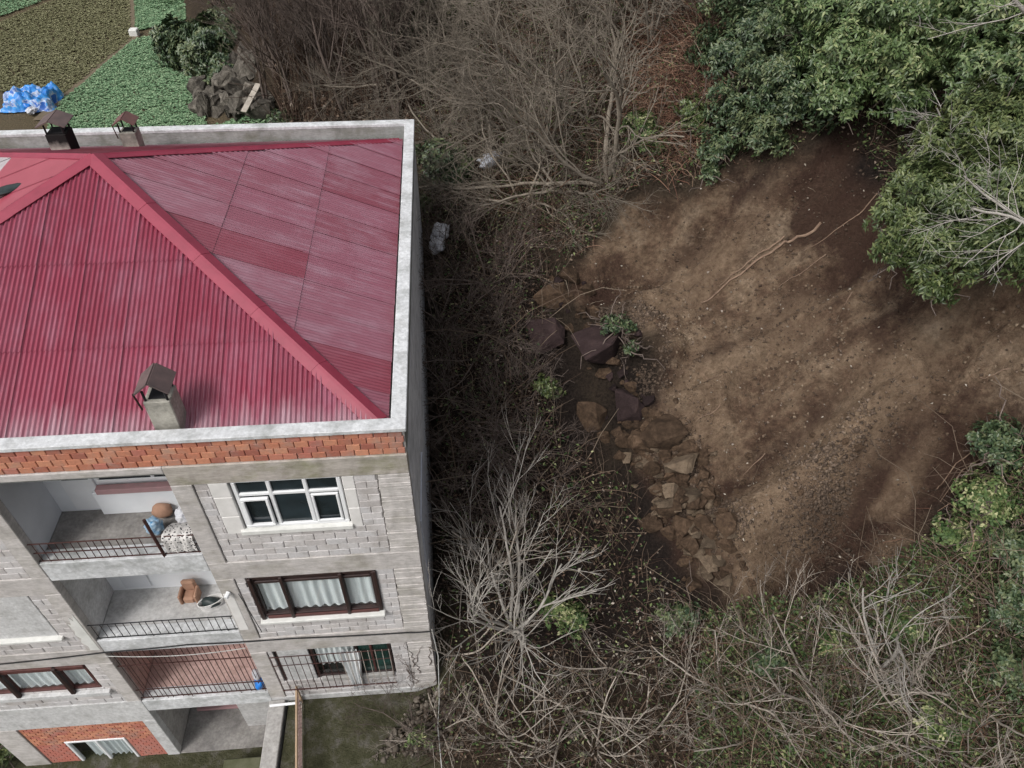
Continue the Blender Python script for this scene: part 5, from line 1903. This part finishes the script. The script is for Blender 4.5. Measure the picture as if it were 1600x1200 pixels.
strands('bramble_thicket', [(R_GULLY, 4200), (R_SOUTH, 4000)], RNG, 0.35, 1.5, 0.007, M['strand'], label='tangle of dry bramble canes along the gully and the lower slope')
strands('hillside_brush', [(R_MID, 5200), (R_TOPR, 1000)], RNG, 0.4, 1.7, 0.009, M['strand'], label='tangled leafless brush on the upper hillside')
strands('wooded_slope_brush', [(R_BACK, 4200)], RNG, 0.8, 3.2, 0.016, M['strand'], up=1.2, curl=0.1, label='dense upright leafless brush on the slope beyond the parapet')
strands('pale_canes', [(R_SOUTH, 900), (R_GULLY, 450), (R_MID, 700)], RNG, 0.7, 2.2, 0.010, M['strand'], up=0.7, curl=0.8, tones=(0.7, 1.0), label='pale arching canes standing out of the thickets')
strands('arching_stems', [(R_SOUTH, 300), (R_GULLY, 120)], RNG, 1.4, 3.6, 0.013, M['strand'], up=0.9, curl=1.1, tones=(0.6, 1.0), label='long arching bare stems over the thickets')
strands('fallen_twigs', [(SLIDE, 260)], RNG, 0.15, 0.7, 0.006, M['strand'], up=0.15, curl=0.3, tones=(0.3, 1.0), label='thin fallen twigs and roots on the bare slope')
strands('dead_bracken', [(R_RUST, 3200), (R_MID, 1800), (R_SOUTH, 700)], RNG, 0.4, 1.3, 0.012, M['rustgrass'], up=0.4, curl=1.1, label='red brown dead bracken hanging down the bank')


R_EAST = np.array([(14.5, -10), (34, -10), (34, 26), (9, 26), (12, 16), (17, 8), (17, 1), (12.5, -4.5)])
R_FRONT = np.array([(0.6, -12), (14.5, -12), (12.5, -4.5), (8, -4.2), (4, -3.6), (0.6, -3)])
strands('outer_brush', [(R_EAST, 5200), (R_FRONT, 2200)], RNG, 0.5, 1.9, 0.010, M['strand'], label='leafless brush on the hillside around the landslide')


def litter_leaves(name, polyn, rng, L, mat, zl=0.25, label=None, up=0.6):
    pts = np.concatenate([sample(p, n, rng) for p, n in polyn])
    N = len(pts)
    pts = pts + np.column_stack([np.zeros(N), np.zeros(N), zl * rng.random(N) ** 2])
    a = rng.random(N) * 2 * PI
    D_ = np.stack([np.cos(a), np.sin(a), rng.normal(0, 0.35, N)], -1)
    N_ = rng.normal(0, 0.5, (N, 3)) + np.array([0, 0, up])
    s = L * (0.6 + 0.8 * rng.random(N))
    V, F = leaves(pts, D_, N_, s, s * 0.55)
    me = mesh_np(name, V, F, mat, tone=np.repeat(np.clip(rng.random(N) ** 1.3, 0, 1), 4))
    return put(name, me, kind='stuff', label=label)


litter_leaves('leaf_litter', [(R_GULLY, 5000), (R_SOUTH, 9000), (R_MID, 9000), (R_TOPR, 3000)], RNG, 0.09, M['litter'], 0.3, 'brown leaf litter under the thickets')
litter_leaves('ground_ivy', [(R_SOUTH, 32000), (R_GULLY, 4500), (R_MID, 12000), (R_TOPR, 5000)], RNG, 0.085, M['ivy'], 0.55, 'sparse green bramble leaves among the canes')
litter_leaves('outer_ivy', [(R_EAST, 16000), (R_FRONT, 6000)], RNG, 0.10, M['ivy'], 0.5, 'bramble leaves on the hillside around the landslide')
litter_leaves('slope_leaves', [(R_BACK, 9000)], RNG, 0.2, M['litter'], 0.8, 'brown leaves under the trees beyond the parapet')
litter_leaves('pale_dead_leaves', [(wpoly([(930, 930), (1000, 950), (1130, 975), (1340, 990), (1600, 960), (1600, 1100), (1000, 1080), (900, 1000)]), 700)], RNG, 0.075, M['whiteleaf'], 0.7, 'pale dead leaves dotted through the lower thicket')
litter_leaves('slope_edge_leaves', [(SLIDE, 500)], RNG, 0.06, M['whiteleaf'], 0.02, 'a few pale dead leaves on the bare slope')

# ------------------------------------------------------------------ the field beyond the building
FL = lambda x, y: np.full(np.shape(x), FZ)
F_G1 = wpoly([(95, 163), (212, 64), (292, 50), (300, 130), (325, 200), (450, 200), (450, 330), (0, 330), (60, 235)], FL)
F_G2 = wpoly([(210, -30), (214, 52), (292, 40), (290, -30)], FL)
F_BR = wpoly([(-40, 140), (90, 158), (206, 64), (203, -10), (100, -5), (-40, 55)], FL)
F_G3 = wpoly([(-60, 52), (98, -8), (98, -40), (-120, -40), (-120, 70)], FL)


def crop(name, poly, n, rng, L, mat, k, label):
    pts = sample(poly, n, rng)
    pts = pts[sdist(pts[:, 0], pts[:, 1]) < 0.5]
    m = len(pts)
    Cs, Ds, Ns, Ls, Ts = [], [], [], [], []
    tone = rng.random(m)
    sc0 = 0.6 + 0.7 * rng.random(m)
    for i in range(k):
        a = 2 * PI * i / k + rng.random(m)
        Cs.append(pts + np.array([0, 0, 0.04]))
        Ds.append(np.stack([np.cos(a), np.sin(a), 0.3 + 0.7 * rng.random(m)], -1))
        Ns.append(np.stack([-np.cos(a) * 0.4, -np.sin(a) * 0.4, np.ones(m)], -1))
        Ls.append(L * sc0 * (0.8 + 0.4 * rng.random(m)))
        Ts.append(np.clip(0.6 * tone + 0.4 * rng.random(m), 0, 1))
    Ls = np.concatenate(Ls)
    V, F = leaves(np.concatenate(Cs), np.concatenate(Ds), np.concatenate(Ns), Ls, Ls * 0.6)
    put(name, mesh_np(name, V, F, mat, tone=np.repeat(np.concatenate(Ts), 4)), kind='stuff', label=label)


crop('crop_plants', F_G1, 26000, RNG, 0.085, M['crop'], 5, 'rows of low green crop plants beyond the parapet')
crop('grass_patch', F_G2, 8000, RNG, 0.09, M['crop'], 5, 'lighter green crop in the strip beside the woods')
crop('weedy_crop', F_BR, 15000, RNG, 0.075, M['weed'], 5, 'sparse olive brown crop in the left field')
crop('far_grass', F_G3, 8000, RNG, 0.09, M['crop'], 5, 'green grass at the far left corner')
# path between the fields
pc = ray_hit([(60, 190), (95, 161), (150, 112), (211, 62), (206, 0), (204, -30)], FL)
m = MB()
for a, b in zip(pc[:-1], pc[1:]):
    d = (b - a)[:2]
    d = d / np.linalg.norm(d)
    s = np.array([-d[1], d[0]]) * 0.22
    k = max(2, int(np.linalg.norm(b - a) / 0.5))
    for i in range(k):
        p, q = a + (b - a) * i / k, a + (b - a) * (i + 1.02) / k
        zz = lambda v: float(H(v[0], v[1])) + 0.05
        m.poly([(p[0] + s[0], p[1] + s[1], zz(p)), (p[0] - s[0], p[1] - s[1], zz(p)), (q[0] - s[0], q[1] - s[1], zz(q)), (q[0] + s[0], q[1] + s[1], zz(q))])
m.build('path', M['path'], None, kind='structure')
pw_ = ray_hit([(212, 58)], FL)[0]
MB().bbox(pw_[0] - 0.2, pw_[0] + 0.2, pw_[1] - 0.2, pw_[1] + 0.2, FZ - 0.1, FZ + 0.4, 0.03).build('valve_box', M['sill'], None, label='small white box where the field paths meet', cat='box')
pb = hit(403, 178)[0]
MB().slab([(pb[0] - 0.5, pb[1] - 0.5, pb[2] + 0.35), (pb[0] - 0.28, pb[1] - 0.6, pb[2] + 0.35), (pb[0] + 0.32, pb[1] + 0.2, pb[2] + 1.1), (pb[0] + 0.1, pb[1] + 0.3, pb[2] + 1.1)], 0.06).build('plank', M['wood'], None, label='pale wooden plank leaning at the foot of the rock outcrop', cat='plank')
# heap of blue and white sacks
for i, (px, py, s, mt, l) in enumerate(((28, 157, 0.42, 'bluetarp', 'bright blue sack at the left end of the heap in the field'), (42, 170, 0.42, 'bluetarp', 'bright blue sack at the front of the heap'),
                                        (72, 167, 0.38, 'bluetarp', 'rounded blue sack at the right of the heap'), (45, 158, 0.32, 'whitebag', 'white sack in the middle of the blue heap'),
                                        (60, 163, 0.24, 'whitebag', 'small white sack between two blue ones'), (78, 152, 0.28, 'whitebag', 'white sack at the far right of the heap'),
                                        (55, 150, 0.40, 'bluebag', 'long pale blue sheet along the back of the heap'), (26, 164, 0.22, 'whitebag', 'little white sack below the left blue one'),
                                        (52, 180, 0.22, 'whitebag', 'white scrap in front of the heap'))):
    p = ray_hit([(px, py)], FL)[0]
    lump('sack', M[mt], (p[0], p[1], FZ + 0.2 + (0.15 if i in (3, 4) else 0)), (s, s * 0.8, s * 0.55), 80 + i, l, 'sack', 'sacks heaped in the field', amp=0.42, freq=2.6, sub=4)
tp = ray_hit([(52, 166)], FL)[0]
gx, gy = np.meshgrid(np.linspace(-1.15, 1.15, 60), np.linspace(-0.75, 0.75, 40), indexing='ij')
edge = 1 - sstep(0.75, 1.0, np.maximum(np.abs(gx) / 1.15, np.abs(gy) / 0.75) + 0.25 * fbm(gx * 2, gy * 2, 3))
gz = 0.08 + edge * (0.35 + 0.55 * np.abs(fbm(gx * 1.7 + 3, gy * 1.7, 4)) + 0.12 * fbm(gx * 7, gy * 7, 3))
tv = np.stack([tp[0] + gx + 0.15 * fbm(gx * 3, gy * 3 + 8, 3), tp[1] + gy + 0.15 * fbm(gx * 3 + 5, gy * 3, 3), FZ + gz], -1).reshape(-1, 3)
ti = np.arange(2400).reshape(60, 40)
tf = np.stack([ti[:-1, :-1], ti[1:, :-1], ti[1:, 1:], ti[:-1, 1:]], -1).reshape(-1, 4)
put('tarp', mesh_np('tarp', tv - tp, tf, M['tarpmix'], smooth=True), None, tp, 'crumpled bright blue tarp spread over the heap in the field', 'tarp')
for i, (px, py, l) in enumerate(((690, 385, 'white crumpled plastic litter in the gully beside the parapet'), (684, 405, 'second white plastic scrap just below the first in the gully'), (770, 272, 'bluish plastic sheet caught in the dark bushes behind'))):
    p = hit(px, py)[0]
    lump('plastic_litter', M['whitebag' if i < 2 else 'panel'], (p[0], p[1], p[2] + 0.5), (0.3 if i < 2 else 0.42, 0.22, 0.2), 95 + i, l, 'litter', amp=0.35, freq=3.0)
